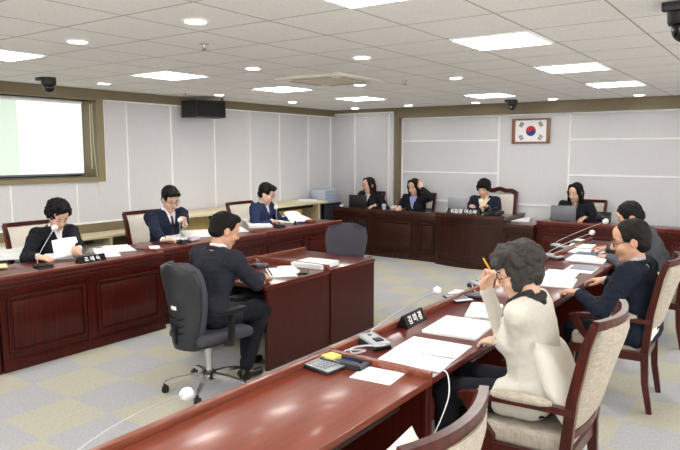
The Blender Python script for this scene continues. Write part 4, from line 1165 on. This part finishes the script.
# left desks
sheet('thick white paper pile at the left edge of the photo', [(-12, 262), (-4, 252), (24, 249), (27, 258)], ZL, .04, layers=5, name='paper_stack', cat='paper')
sheet('yellow folded paper at the very left edge', [(-8, 269.5), (-8, 266), (6, 264.5), (8, 267.5)], ZL+.012, .012, mat=plain('pale yellow paper', (240, 226, 168), .7))
sheet('white booklet lying under the hands of the curly-haired woman', [(46, 262), (44, 252), (66, 249), (74, 257)], ZL, .012, layers=2, name='booklet', cat='booklet')
sheet('white sheets right of the left name plate', [(96, 259), (95, 250), (112, 247), (122, 255)], ZL, .006, layers=2)
sheet('white booklet near the joint of the left desks', [(108, 254), (104, 248), (124, 245), (137, 250)], ZL, .014, layers=2, name='booklet', cat='booklet')
sheet('small white card on the joint of the left desks', [(150, 249.5), (149, 246.5), (158, 245.3), (161, 248)], ZL+.012, .003, name='card', cat='card')
sheet('white documents under the hand of the man in the dark tie', [(158, 243), (156, 236), (178, 232), (188, 238.5)], ZL+.005, .016, layers=3)
sheet('white documents right of the man in the dark tie', [(186, 241), (180, 233.5), (205, 229), (215, 234)], ZL+.005, .016, layers=3)
sheet('white documents hidden behind the man in the grey suit', [(222, 235), (218, 229), (236, 226), (248, 230)], ZL+.005, .01, layers=2)
sheet('broad white papers before the man in the blue suit, left stack', [(249, 230), (246, 222), (262, 219.5), (272, 226)], ZL+.01, .03, layers=4, name='paper_stack', cat='paper')
sheet('white papers before the man in the blue suit, right stack', [(284, 225.5), (274, 219), (298, 215), (312, 220)], ZL+.01, .02, layers=4, name='paper_stack', cat='paper')
# centre desks
ZC = .737
sheet('thick white paper pile on the far centre desk', [(293, 266), (311, 261.5), (337, 265), (320, 271)], ZC, .045, layers=6, name='paper_stack', cat='paper')
sheet('white clipboard paper under the writing hand of the man in grey', [(268, 283), (272, 270), (284, 267), (300, 272)], ZC, .008, layers=2)
sheet('white sheet beside the clipboard, toward the thick pile', [(284, 275), (280, 267), (290, 265), (304, 272)], ZC+.009, .003)
sheet('black pen case between the white sheets on the centre desk', [(299, 274), (301, 271.3), (309, 272.5), (307, 275)], ZC, .016, mat=blackp, name='pen_case', cat='case', bev=.004)
# back row
ZB = .817
sheet('white papers in front of the second clerk', [(391, 208), (398, 203), (416, 204), (412, 209.2)], ZB, .03, layers=4, name='paper_stack', cat='paper')
sheet('white papers beside the black laptop', [(368, 206.5), (372, 203.5), (383, 204.5), (380, 207.5)], ZB, .012, layers=2)
sheet('black keyboard at the right end of the second clerk\'s desk', [(418, 209.5), (421, 206.5), (434, 206.5), (433, 209.5)], ZB, .015, mat=blackp, name='keyboard', cat='keyboard')
sheet('white sheet on the low side desk', [(505, 221), (512, 216), (531, 216), (530, 222)], .757, .006, layers=2)
sheet('white papers between the grey laptop and the black screen', [(587, 219), (590, 216), (606, 217.5), (604, 220.5)], ZL, .015, layers=2)
sheet('light papers at the left end of the chairperson\'s desk', [(446, 211), (447, 208), (454, 208), (455, 211.3)], .846, .012, layers=2)

def box_thing(name, label, cat, loc, rz): return thing(name, label, cat, loc, rz)
# calculators
def calculator(label, p, rz, s=1.0):
    t = thing('calculator', label, 'calculator', (p.x, p.y, ZR), rz, 'desk calculators')
    M = Matrix.Diagonal((s, s, s*.62, 1))
    MB(M).box((0, 0, .012), (.155, .205, .022), rot=(R(2), 0, 0), bev=.007).build('body', blackp, t)
    MB(M).box((0, -.012, .0265), (.140, .17, .006), rot=(R(3), 0, 0), bev=.003).build('face_plate', silver if s > 1 else plain('white calculator face', (206, 208, 214), .4), t)
    MB(M).box((0, .078, .033), (.120, .036, .006), rot=(R(12), 0, 0), bev=.002).build('display', plain('lcd grey', (120, 132, 128), .3), t)
    k0 = MB(M)
    for r in range(5):
        for c_ in range(5):
            k0.box((-.048+.024*c_, .036-.024*r, .0325), (.018, .016, .006), bev=.002)
    k0.build('keys', plain('calculator keys', (138, 142, 150), .5) if s > 1 else greyp, t)
    return t
calculator('silver desk calculator on the nearest desk beside the pen tray', V((-1.865, 2.485, 0)), R(84), 1.06)
calculator('white calculator beside the dark navy case, before the woman in ivory', at(458, 299.5, ZR), R(55), .98)
# pen tray with pens, sticky notes
pt = at(337, 357, ZR)
t = thing('pen_tray', 'black and grey pen tray beside the calculator, against the desk joint', 'tray', (-1.79, 2.572, ZR), R(2))
f = MB(Matrix.Diagonal((.78, 1, 1, 1))); f.span((-.155, -.05, 0), (.155, .05, .006)); f.span((-.155, -.05, 0), (.155, -.044, .028)); f.span((-.155, .044, 0), (.155, .05, .028)); f.span((-.155, -.05, 0), (-.149, .05, .028)); f.span((.12, -.05, 0), (.155, .05, .024))
f.build('tray', plain('charcoal tray', (52, 56, 62), .4), t, smooth=False)
MB().span((-.112, -.002, .006), (.09, .002, .02)).build('divider', greyp, t, smooth=False)
for k, (m, n_, yy, x0, x1) in enumerate(((bluep, 'blue pen lying in the pen tray', .026, -.10, .06), (blackg, 'black pen lying in the pen tray', .012, -.10, .06), (pencil_y, 'yellow pencil lying in the front slot of the pen tray', -.018, -.11, .08), (redp, 'red pen lying in the pen tray', -.034, -.10, .06))):
    o = MB().tube([(x0, yy, .012), (x1-.02, yy+.003, .012), (x1, yy+.0035, .012)], [.0048, .0048, .0015], 8).build('pencil' if k == 2 else 'pen', m)
    o.location = t.location; o.rotation_euler = t.rotation_euler; tag(o, n_, 'pen')
o = MB().box((0, 0, .012), (.076, .076, .024)).build('sticky_notes', yellown, smooth=False); q = at(313, 350.5, ZR); o.location = (-1.885, 2.585, ZR+.006); o.rotation_euler = (0, 0, R(-8))
tag(o, 'pale yellow sticky note pad at the corner of the desk joint', 'sticky notes')
# name plates: triangular black prisms with white lettering
def nameplate(label, txt, c, rz, L=.26, h=.075, size=.058, group='black name plates'):
    t = thing('name_plate', label, 'name plate', tuple(c), rz, group)
    M = Matrix.Rotation(PI/2, 4, 'Z') @ Matrix.Rotation(PI/2, 4, 'X')  # prism along local x
    f = MB(); vs = []
    for x in (-L/2, L/2): vs += [(x, -.042, 0), (x, .042, 0), (x, .006, h), (x, -.006, h)]
    f._add(vs, [[0, 3, 2, 1], [4, 5, 6, 7], [0, 4, 7, 3], [1, 2, 6, 5], [0, 1, 5, 4], [3, 7, 6, 2]])
    f.build('plate', blackg, t, smooth=False)
    a = math.atan2(.036, h)
    for sgn, mm in ((-1, Matrix.Translation((0, -.0248, h/2)) @ Matrix.Rotation(PI/2-a, 4, 'X')), (1, Matrix.Rotation(PI, 4, 'Z') @ Matrix.Translation((0, -.0248, h/2)) @ Matrix.Rotation(PI/2-a, 4, 'X'))):
        text_mesh(txt, size, paper, 'lettering', t, mm, .0008)
    return t
p = at(406, 317, ZR); nameplate('black name plate with white Korean lettering before the woman in ivory', '김 미 경', (-1.895, 3.46, ZR), R(90)+R(3), .27, .075)
p = at(89, 262, .82); nameplate('black name plate with white Korean lettering before the curly-haired woman', '조 예 숙', (-5.315, 3.46, .8205), R(90), .28, .062, .05)
p = at(473, 212, .86); nameplate('long black name plate with white lettering on the chairperson\'s desk', '위원장 이소라', (-4.20, 9.335, .858), 0, .56, .085, .078)
# conference microphones
def mic(label, p, rz, path, group='gooseneck microphones', mat=greyp, k=1.0):
    """p base centre; path = local gooseneck points after the base socket"""
    t = thing('microphone', label, 'microphone', tuple(p), rz, group)
    f = MB(); vs = []
    for x, w_ in ((-.075, .055), (.075, .045)):
        vs += [(x*.9, -w_, 0), (x*.9, w_, 0), (x, w_*.85, .022 if x < 0 else .014), (x, -w_*.85, .022 if x < 0 else .014)]
    vs = [(a*k, b*k, c_*k) for a, b, c_ in vs]
    f._add(vs, [[0, 1, 2, 3], [4, 7, 6, 5], [0, 3, 7, 4], [1, 5, 6, 2], [0, 4, 5, 1], [3, 2, 6, 7]])
    f.build('base', blackp, t, smooth=False)
    MB(Matrix.Scale(k, 4)).box((.0, 0, .027), (.14, .085, .016), rot=(0, R(5), 0), bev=.007).build('top_plate', mat, t)
    f = MB(); f.tube([(-.05, 0, .03), (-.05, 0, .032+.016*k)], .013, 12); f.build('gooseneck_socket', blackp, t); MB(Matrix.Scale(k, 4)).box((.03, 0, .036), (.035, .04, .006), rot=(0, R(5), 0), bev=.002).build('speak_button', blackp, t)
    MB().tube(path, [.0034]*(len(path)-1)+[.004], 8).build('gooseneck', silver, t)
    e = V(path[-1]); d = (e-V(path[-2])).normalized()
    MB().tube([e-d*.012, e-d*.004, e+d*.012, e+d*.032, e+d*.044, e+d*.05], [.010, .022, .029, .028, .018, .004], 16).build('foam_windscreen', white, t)
    return t
def gpath(t0, rz, P):   # world points to the mic's local frame
    inv = (Matrix.Translation(t0) @ Matrix.Rotation(rz, 4, 'Z')).inverted(); return [(-.05, 0, .03)] + [tuple(inv @ V(q)) for q in P]
def arc(a, b, rise, n=8):
    a, b = V(a), V(b); out = []
    for i in range(1, n+1):
        u = i/n; out.append(a.lerp(b, u) + V((0, 0, rise*4*u*(1-u)*(1-.35*u))))
    return out
def fgmic(label, base, foam, rz=R(15), rise=.02):
    t0 = V((base.x, base.y, ZR)); rot = Matrix.Rotation(rz, 3, 'Z'); a = t0 + rot @ V((-.05, 0, .04))
    first = [a+V((0, .02, .03))]
    pts = first + arc(first[-1], foam, rise)
    return mic(label, t0, rz, gpath(t0, rz, pts), k=1.28, mat=plain('pale grey plastic', (168, 171, 178), .35))
b_ = V((-1.84, 2.93, 0)); fgmic('gooseneck microphone by the desk joint, its white foam reaching past the name plate', b_, atX(436, 291, -1.97), R(-25))
b_ = at(481, 288, ZR); fgmic('gooseneck microphone mostly hidden behind the woman in ivory', b_, atX(538, 254, -1.95), R(-25))
b_ = at(553, 259, ZR); fgmic('gooseneck microphone pointing at the clerk with long black hair', b_, atX(591, 233, -1.72), R(-15), .01)
b_ = at(560, 248.5, ZR); fgmic('gooseneck microphone farthest along the right desks', b_, atX(604, 222, -1.60), R(-15), .01)
t0 = V((-1.86, 1.12, ZR)); fgmic('gooseneck microphone leaning over the edge of the nearest desk, at the lower left', t0, atX(184, 395, -2.02), R(-10), .03)
def leftmic(label, base, foam, rz=R(90)):
    t0 = V((base[0], base[1], base[2])); a = t0 + Matrix.Rotation(rz, 3, 'Z') @ V((-.05, 0, .04))
    return mic(label, t0, rz, gpath(t0, rz, [a+V((-.01, 0, .05))] + arc(a+V((-.01, 0, .05)), foam, .01)), mat=blackp)
leftmic('gooseneck microphone before the woman with curly black hair', (-5.36, 3.02, .8205), atX(54, 229, -5.62))
leftmic('gooseneck microphone before the man in the dark tie', (-5.50, 4.75, .8255), atX(180, 221, -5.70))
leftmic('gooseneck microphone before the man in the blue suit', (-5.56, 6.46, .830), atX(276, 208, -5.80))
t0 = V((-3.93, 9.62, .858)); rz = PI; mic('gooseneck microphone beside the telephone on the chairperson\'s desk', t0, rz, gpath(t0, rz, [t0+V((.05, 0, .09)), t0+V((.02, .04, .12)), t0+V((-.06, .08, .15)), t0+V((-.14, .12, .18))]), mat=blackp)
t0 = V((-4.15, 4.52, ZC)); rz = R(80); mic('dark gooseneck microphone on the desk of the man in grey, lying low', t0, rz, gpath(t0, rz, [t0+V((-.02, -.02, .07)), t0+V((.02, -.10, .10)), t0+V((.10, -.16, .11)), t0+V((.18, -.2, .10))]), mat=greyp)
bpy.data.objects.remove([o for o in bpy.data.objects if o.name.startswith('foam_windscreen')][-1])
# laptops seen from behind
def laptop(label, x, y, z, rz, mat, W=.34, ang=100):
    t = thing('laptop', label, 'laptop', (x, y, z), rz)
    MB().box((0, .12, .009), (W, .24, .018), bev=.004).build('base', mat, t)
    MB().box((0, .12, .0185), (W-.03, .12, .002)).build('keyboard', blackp, t)
    Ms = Matrix.Translation((0, .0, .018)) @ Matrix.Rotation(R(90-ang+180-90-80), 4, 'X')
    s_ = MB(Ms).box((0, 0, .115), (W, .008, .23), bev=.004).build('lid', mat, t)
    MB(Ms).box((0, .005, .115), (W-.02, .002, .205)).build('screen', screen, s_)
    MB(Ms).tube([(-.10, 0, 0), (.10, 0, 0)], .007, 8).build('hinge', blackp, t)
    return t
laptop('open black laptop before the first clerk', -6.40, 9.60, ZB-.001, R(8), blackp, .36)
laptop('open silver-grey laptop on the chairperson\'s desk', -4.46, 9.65, .842, R(5), plain('silver grey lid', (150, 152, 158), .4, .3), .34)
laptop('open grey laptop before the woman with long black hair', -2.72, 9.56, .805, R(6), plain('dark grey lid', (112, 113, 120), .4, .3), .36)
# small black screen, phone, cup
t = thing('small_monitor', 'small black screen standing right of the grey laptop', 'monitor', (-2.16, 9.62, .806), R(-6))
MB().box((0, 0, .105), (.20, .02, .15), rot=(R(-8), 0, 0), bev=.006).build('screen', blackg, t); MB().box((0, .02, .012), (.14, .10, .02), bev=.005).build('stand', blackp, t)
MB().box((0, -.022, .06), (.05, .002, .006), rot=(R(-8), 0, 0)).build('marking', lightgreyp, t)
t = thing('desk_telephone', 'black desk telephone at the right end of the bow-fronted desk', 'telephone', (-3.78, 9.63, .843), R(-15))
MB().box((0, 0, .03), (.17, .20, .055), rot=(R(10), 0, 0), bev=.012).build('body', blackp, t)
MB().tube([(-.06, -.09, .065), (-.06, -.085, .085), (-.06, .07, .105), (-.06, .09, .085)], [.022, .018, .018, .024], 10).build('handset', blackp, t)
t = thing('paper_cup', 'white cup standing between the two clerks', 'cup', (-5.88, 9.66, ZB-.001))
MB().lathe([(.026, 0), (.036, .10), (.038, .102), (.034, .10), (.025, .006)], n=20).build('cup', plain('white card', (232, 232, 238), .6), t)
MB().lathe([(.0375, .045), (.040, .085), (.0372, .086)], n=20).build('sleeve', plain('grey sleeve', (196, 198, 208), .7), t)
o = MB().ball((0, 0, 0), (.05, .035, .028), 14).build('computer_mouse', white, smooth=True); o.location = (-6.80, 9.66, ZB+.026); tag(o, 'white rounded computer mouse at the left end of the back desks', 'mouse')
# things on the left desks
o = MB().lathe([(.018, 0), (.020, .02), (.012, .05), (.006, .062)], n=14).build('stamp', blackp); o.location = (-5.60, 6.83, .830); tag(o, 'small black stamp standing before the man in the blue suit', 'stamp')
o = MB().box((0, 0, .02), (.11, .14, .04), bev=.004).build('wooden_box', mahog_lip); o.location = (-5.70, 7.30, .816); tag(o, 'small brown box at the far end of the left desks', 'box')
o = MB().box((0, 0, .02), (.05, .13, .035), bev=.012).build('tissue_pack', plain('lilac pack', (206, 196, 222), .5)); o.location = (-5.62, 5.02, .811); tag(o, 'lilac tissue pack right of the man in the dark tie', 'tissue pack')
o = MB().box((0, 0, .012), (.08, .07, .02), bev=.004).build('note_box', bluep); o.location = (-5.72, 7.12, .816); tag(o, 'small blue box beside the brown box', 'box')
# held pages
def page(label, P, mat=paper):
    # gently curled page spanned by four world corners
    n = 8; vs = []; fs = []
    a, b, c_, d = [V(p) for p in P]; nn = (b-a).cross(d-a).normalized()
    for k in (0, 1):
        for i in range(n+1):
            for j in range(n+1):
                u, v = i/n, j/n; p = a.lerp(b, u).lerp(d.lerp(c_, u), v) + nn*(.018*math.sin(PI*u)+.0015*k); vs.append(p)
    N = (n+1)**2
    for k in (0, 1):
        for i in range(n):
            for j in range(n):
                q = k*N+i*(n+1)+j; fs.append([q, q+n+1, q+n+2, q+1])
    for i in range(n):
        for (q, r) in ((i*(n+1), (i+1)*(n+1)), (i*(n+1)+n, (i+1)*(n+1)+n), (i, i+1), (n*(n+1)+i, n*(n+1)+i+1)): fs.append([q, r, N+r, N+q])
    f = MB(); f._add(vs, fs); return tag(f.build('paper_page', mat), label, 'paper')
page('white page held up by the curly-haired woman', [(-5.70, 3.33, .83), (-5.70, 3.62, .83), (-5.80, 3.62, 1.00), (-5.80, 3.36, .99)])
page('raised white page before the man in the blue suit', [(-5.66, 6.83, .85), (-5.68, 7.17, .85), (-5.86, 7.22, .97), (-5.84, 6.86, .99)])
# piles in the low cabinet
for k, (yy, L, h, lab) in enumerate(((4.13, .36, .27, 'white paper pile on the cabinet shelf just right of the curly-haired woman'), (4.72, .30, .24, 'white box pile on the cabinet shelf left of the dark-tied man\'s chair'), (5.2, .26, .16, 'low grey pile on the cabinet shelf beside the chair'))):
    f = MB(); rnd = random.Random(k)
    for q in range(6): f.box((rnd.uniform(-.008, .008), rnd.uniform(-.01, .01), h*(q+.5)/6), (.26, L-rnd.uniform(0, .03), h/6*.94))
    o = f.build('paper_stack', paper if k < 2 else paperg, smooth=False); o.location = (WX+.22, yy, .42); tag(o, lab, 'paper')
sheet('pale sheets lying on the long counter by the left wall', [(296, 202), (300, 200), (316, 199), (318, 201)], .972, .01)
o = MB().box((0, 0, .011), (.33, .24, .022), bev=.005).build('closed_laptop', plain('grey laptop', (90, 92, 98), .4)); o.location = (-3.78, 3.99, .567); o.rotation_euler = (0, 0, 0); tag(o, 'flat grey laptop on the shelf under the desk of the man in grey', 'laptop')
# cables
def cable(label, pts, r=.0035, mat=white_gloss):
    P = [V(p) for p in pts]; out = []
    for i in range(len(P)-1):
        p0 = P[max(i-1, 0)]; p1 = P[i]; p2 = P[i+1]; p3 = P[min(i+2, len(P)-1)]
        for k in range(8):
            t = k/8; out.append(.5*((2*p1)+(p2-p0)*t+(2*p0-5*p1+4*p2-p3)*t*t+(3*p1-p0-3*p2+p3)*t**3))
    out.append(P[-1]); return tag(MB().tube(out, r, 6).build('cable', mat), label, 'cable')
e = (-1.335+.0)
cable('white cable hanging off the desk edge beside the open document', [(-1.39, 2.76, ZR+.010), (-1.345, 2.77, ZR+.008), (-1.315, 2.775, .755), (-1.30, 2.76, .66), (-1.32, 2.72, .55), (-1.36, 2.70, .44)])
cable('tangled white cable beside the microphone by the desk joint', [(-1.80, 2.98, ZR+.02), (-1.75, 2.88, ZR+.03), (-1.80, 2.78, ZR+.045), (-1.88, 2.76, ZR+.02), (-1.84, 2.72, ZR+.01), (-1.78, 2.735, ZR+.03), (-1.83, 2.80, ZR+.01), (-1.88, 2.73, ZR+.02), (-1.90, 2.70, ZR+.006)], .005, lightgreyp)
cable('thin grey cable on the desk beside the hidden microphone', [at(479, 293, ZR+.004), at(474, 290, ZR+.02), at(472, 283, ZR+.03), at(476, 286, ZR+.004), at(480, 287, ZR+.004)], .004, lightgreyp)
# cushions
def pillow(label, loc, rot, w_=.42, h=.40, d=.13, mat=white):
    n = 16; vs = []; fs = []
    for s_ in (-1, 1):
        for i in range(n+1):
            for j in range(n+1):
                u, v = -1+2*i/n, -1+2*j/n
                e_ = max(0, (1-u**4)*(1-v**4))**.6
                pin = 1-.10*(1-abs(u))*(abs(v)**3); pin2 = 1-.10*(1-abs(v))*(abs(u)**3)
                vs.append((u*w_/2*pin2, s_*(d/2*e_+.004*math.sin(7*u+3*v)*e_), v*h/2*pin))
    N = (n+1)**2
    for k in (0, 1):
        for i in range(n):
            for j in range(n):
                q = k*N+i*(n+1)+j; fs.append([q, q+n+1, q+n+2, q+1])
    f = MB(); f._add(vs, fs); bmesh.ops.remove_doubles(f.bm, verts=f.bm.verts[:], dist=.0005)
    o = f.build('cushion', mat, angle=80); o.location = loc; o.rotation_euler = rot
    return tag(o, label, 'cushion')
cushm = plain('off white cushion cover', (234, 230, 220), .8, bump=.15, bscale=30)
pillow('off-white cushion behind the back of the woman in ivory', (-.862, 3.11, .735), (R(-26), R(8), R(92)), .42, .42, .13, cushm)
pillow('off-white cushion behind the man with glasses at the right', (-.80, 5.0, .70), (R(-24), 0, R(90)), .40, .38, .12, cushm)
pillow('white cushion on the empty armchair at the bottom edge', (-.93, 1.64, .74), (R(-24), 0, R(90)), .42, .38, .13, cushm)

# ------------------------------------------------------------------ lights and view
wld = bpy.data.worlds.new('world'); SC.world = wld; wld.use_nodes = True
wld.node_tree.nodes['Background'].inputs[0].default_value = (.9, .95, 1, 1); wld.node_tree.nodes['Background'].inputs[1].default_value = .6
SC.view_settings.view_transform = 'Standard'; SC.view_settings.look = 'None'; SC.view_settings.gamma = 1; SC.view_settings.use_curve_mapping = False
SC.view_settings.exposure = 1.68
SC.cycles.use_denoising = True
SC.cycles.max_bounces = 8

# ------------------------------------------------------------------ the people
DN = (0, 0, -1)
# left row, facing +X
person('woman with curly black hair and black jacket reading at the left desk', -6.27, 3.62, -r90, dict(s=1.04, l1=.12, l2=.28, hpitch=.62, hyaw=-.15, hair=hairb, style='curly', jacket=blacks, shirt=shirtw, top='blazer', bust=1, vt=.20, vz=-.1, collar=True,
    hands={1: dict(w=at(38, 257, .85), d=(.8, .5, -.15), n=(-.2, .3, -1), curl=.5), -1: dict(w=at(80, 251, .88), d=(.75, -.6, .0), n=(-.3, -.6, -.5), curl=.6)}))
person('man with glasses in a navy suit and black tie at the left desks', -6.33, 5.14, -r90, dict(s=1.08, l1=.1, l2=.22, hpitch=.42, hyaw=-.25, hair=hairb, style='short', jacket=navy, glasses=True, skin=skin, w=1.22, seat=.53, vt=.3,
    hands={1: dict(w=at(163, 240, .85), d=(.5, .85, -.05), n=DN, curl=.35), -1: dict(w=at(189, 235, .93), d=(.1, -.25, 1), n=(-.2, -1, -.2), curl=1.2, pole=(-.8, -.2, -1))}))
person('man in a blue suit without tie reading at the far left desk', -6.30, 6.84, -r90-R(-12), dict(s=1.05, l1=.1, l2=.22, hpitch=.38, hyaw=.25, hair=hairb, style='short', w=1.12, seat=.52, jacket=bluesuit, tie=False, glasses=True, vt=.22,
    hands={1: dict(w=at(272, 221, .87), d=(.6, .8, -.1), n=DN, curl=.4), -1: dict(w=at(290, 218, .88), d=(.8, .2, -.1), n=DN, curl=.5)}))
# back row, facing -Y
person('woman with long dark hair and white blouse behind the black laptop', -6.36, 9.97, PI, dict(s=1.04, l1=.05, l2=.08, hpitch=.12, hyaw=-.35, hair=hairbr, style='long', jacket=blacks, shirt=shirtw, top='blazer', bust=1, vt=.26,
    hands={1: dict(w=(-6.55, 9.78, .87), d=(.2, -.9, -.2), n=DN), -1: dict(w=(-6.15, 9.78, .87), d=(-.3, -.9, -.2), n=DN)}))
person('woman in a black jacket and periwinkle shirt touching her hair', -5.44, 10.05, PI, dict(s=1.04, l1=.08, l2=.12, hpitch=.3, hyaw=-.1, hair=hairb, style='long', jacket=blacks, shirt=lilac, top='blazer', bust=1, vt=.36,
    hands={1: dict(w=(-5.62, 9.76, .87), d=(.2, -.9, -.2), n=DN), -1: dict(w=(-5.24, 9.86, 1.21), d=(-.25, .1, .9), n=(-.7, .6, 0), curl=.45, pole=(-1, .2, -.6))}))
person('chairperson with a dark fringe in a navy jacket behind the silver laptop', -4.13, 10.08, PI, dict(s=1.05, l1=.1, l2=.2, hpitch=.35, hyaw=-.0, seat=.52, hair=hairb, style='mop', jacket=navy, shirt=plain('cream scarf', (238, 226, 190), .8), top='blazer', bust=1, vt=.42,
    hands={1: dict(w=(-4.26, 9.80, .95), d=(.3, -.9, .2), n=DN), -1: dict(w=(-4.02, 9.80, .95), d=(-.2, -.8, .2), n=DN)}))
person('woman with long black hair in a black jacket behind the grey laptop', -2.66, 10.06, PI, dict(s=1.05, l1=.08, l2=.12, hpitch=.34, hyaw=-.3, hroll=-.1, hair=hairb, style='long', jacket=blacks, shirt=plain('dull gold blouse', (120, 108, 76), .7), top='blazer', bust=1, vt=.2,
    hands={1: dict(w=(-2.84, 9.76, .87), d=(.2, -.9, -.2), n=DN), -1: dict(w=(-2.46, 9.76, .87), d=(-.3, -.9, -.2), n=DN)}))
# centre
person('man in a charcoal suit writing at the plain centre desk', -3.66, 3.36, R(-4), dict(s=1.08, seat=.50, l1=.24, l2=.30, hpitch=.34, hyaw=-.36, hair=hairb, style='crew', jacket=charc, skin=skin_m, vox=.0055, w=1.12, knee={-1: (-.13, .55, .53), 1: (.06, .55, .53)}, ankle={-1: (-.12, .52, .09), 1: (.12, .30, .09)}, trousers=blacks,
    hands={1: dict(w=at(260, 277, .80), d=(.05, .98, -.12), n=(-.35, 0, -1), curl=.75, thumb=.9, pole=(.9, -.4, -.7)), -1: dict(w=(-3.98, 3.98, .77), d=(.4, .9, -.05), n=DN, curl=.4)}))
# right row, facing -X
rootw, W = person('woman with short grey hair in an ivory jacket holding a pencil', -.985, 3.10, r90+R(2), dict(s=1.06, seat=.54, sleeve=.88, sleeveless=True, cuff=.012, thick=1.02, l1=.08, l2=.14, hpitch=.38, hyaw=.42, hair=hairg, style='bob_grey', jacket=ivory, shirt=plain('charcoal knit', (44, 44, 48), .8), top='ivory', bust=.6, vt=.16, glasses=True, vox=.0045, hs=1.03, w=.97, neck=.104, trousers=blacks, hem=.12, g=.014,
    folds=[(.0022, 30, 3), (.0012, 80, 5)], lapel=ivory,
    hands={-1: dict(w=at(500, 342, .82), d=(-.9, .2, -.12), n=(0, .1, -1), curl=.4, pole=(-.25, -.7, -1)), 1: dict(w=(-1.315, 3.24, 1.10), d=(.12, -.10, 1), n=(.75, -.60, .1), curl=.85, thumb=.9, pole=(.3, .3, -1), pinch=True)}))
person('man with glasses in a dark navy suit at the right desks', -.84, 4.98, r90-R(6), dict(s=1.08, seat=.45, hs=1.14, l1=.02, l2=.14, hpitch=.22, hyaw=.40, hair=plain('dark hair', (26, 22, 22), .6, spec=.2, bump=.5, bscale=160), style='receding', jacket=navy2, shirt=plain('pale grey shirt', (190, 196, 208), .7), tie=False, glasses=True, skin=skin_m, vox=.005, w=1.16, belly=.04,
    hands={-1: dict(w=at(578, 292, .81), d=(-.9, .15, -.1), n=DN, curl=.4), 1: dict(w=at(604, 280, .82), d=(-.95, .1, -.12), n=DN, curl=.45)}))
person('man in a grey checked shirt leaning far forward at the right desks', -1.0, 6.80, r90-R(2), dict(s=1.10, seat=.50, l1=.24, l2=.46, hpitch=.65, hyaw=.3, hair=hairb, style='receding', jacket=stripe, top='shirt', jname='shirt', skin=skin_m, w=1.12, belly=.04, cuff=.03, tie=False,
    hands={-1: dict(w=(-1.42, 6.62, .81), d=(-.8, .4, -.05), n=DN, curl=.3, pole=(-.9, -.1, -.7)), 1: dict(w=at(606, 248, .84), d=(-.95, -.1, -.1), n=DN, curl=.45)}))
# details of the ivory jacket: buttons, pocket brooch, dark piping
T2, T1, R2, arms = W['T2'], W['T1'], W['R2'], W['arms']
E_, Wr = arms[-1]; dd = (Wr-E_).normalized()
f = MB()
for k in range(4):
    c_ = Wr-dd*(.05+.016*k) + V((-.030, .0, -.030)); f.ball(c_, .0072, 10)
f.build('cuff_buttons', blackg, rootw)
f = MB(); q = T2(-.085, .150, .07); f.tube([q+R2 @ V((.022*math.cos(a), .004*math.sin(3*a), .022*math.sin(a))) for a in [2*PI*i/20 for i in range(21)]], .0035, 6, cap=False)
f.build('brooch', lightgreyp, rootw)
f = MB(); f.tube([T2(-.072, .0, .285), T2(-.052, .068, .245), T2(-.035, .115, .17), T2(-.02, .14, .09), T2(-.012, .14, .02)], [.022, .020, .010, .005, .004], 8)
f.tube([T2(.072, .0, .285), T2(.052, .068, .245), T2(.035, .115, .17), T2(.02, .14, .09), T2(.012, .14, .02)], [.022, .020, .010, .005, .004], 8)
f.tube([T2(.075, .0, .257), T2(.055, -.055, .268), T2(0, -.078, .272), T2(-.055, -.055, .268), T2(-.075, 0, .257)], [.016]*5, 8, flat=1.3)
f.build('dark_collar', plain('charcoal collar', (36, 36, 40), .8), rootw)
# pencil in her raised hand, pen in the writing hand
MW = Matrix.Translation(rootw.location) @ Matrix.Rotation(rootw.rotation_euler.z, 4, 'Z')
def wpencil(name, label, a, b, mat, tipm):
    a, b = V(a), V(b); d = (b-a).normalized(); t = thing(name, label, 'pencil' if name == 'pencil' else 'pen', tuple(a))
    L = (b-a).length
    MB().tube([(0, 0, 0), d*(L-.02)], .0052, 6).build('shaft', mat, t, smooth=False); MB().tube([d*(L-.02), d*(L-.004), d*L], [.0042, .0015, .0004], 6).build('tip', tipm, t)
    MB().tube([(0, 0, 0), -d*.010], .0043, 8).build('end', tipm, t)
    return t
hp_ = MW @ (arms[1][1]) 
wpencil('pencil', 'yellow pencil held up by the woman in the ivory jacket', atX(483, 258, -1.34), atX(492, 273, -1.30), pencil_y, blackg)
wpencil('pen', 'black pen in the right hand of the man in the charcoal suit', at(266, 266, .86), at(273, 277, .748), blackg, silver)
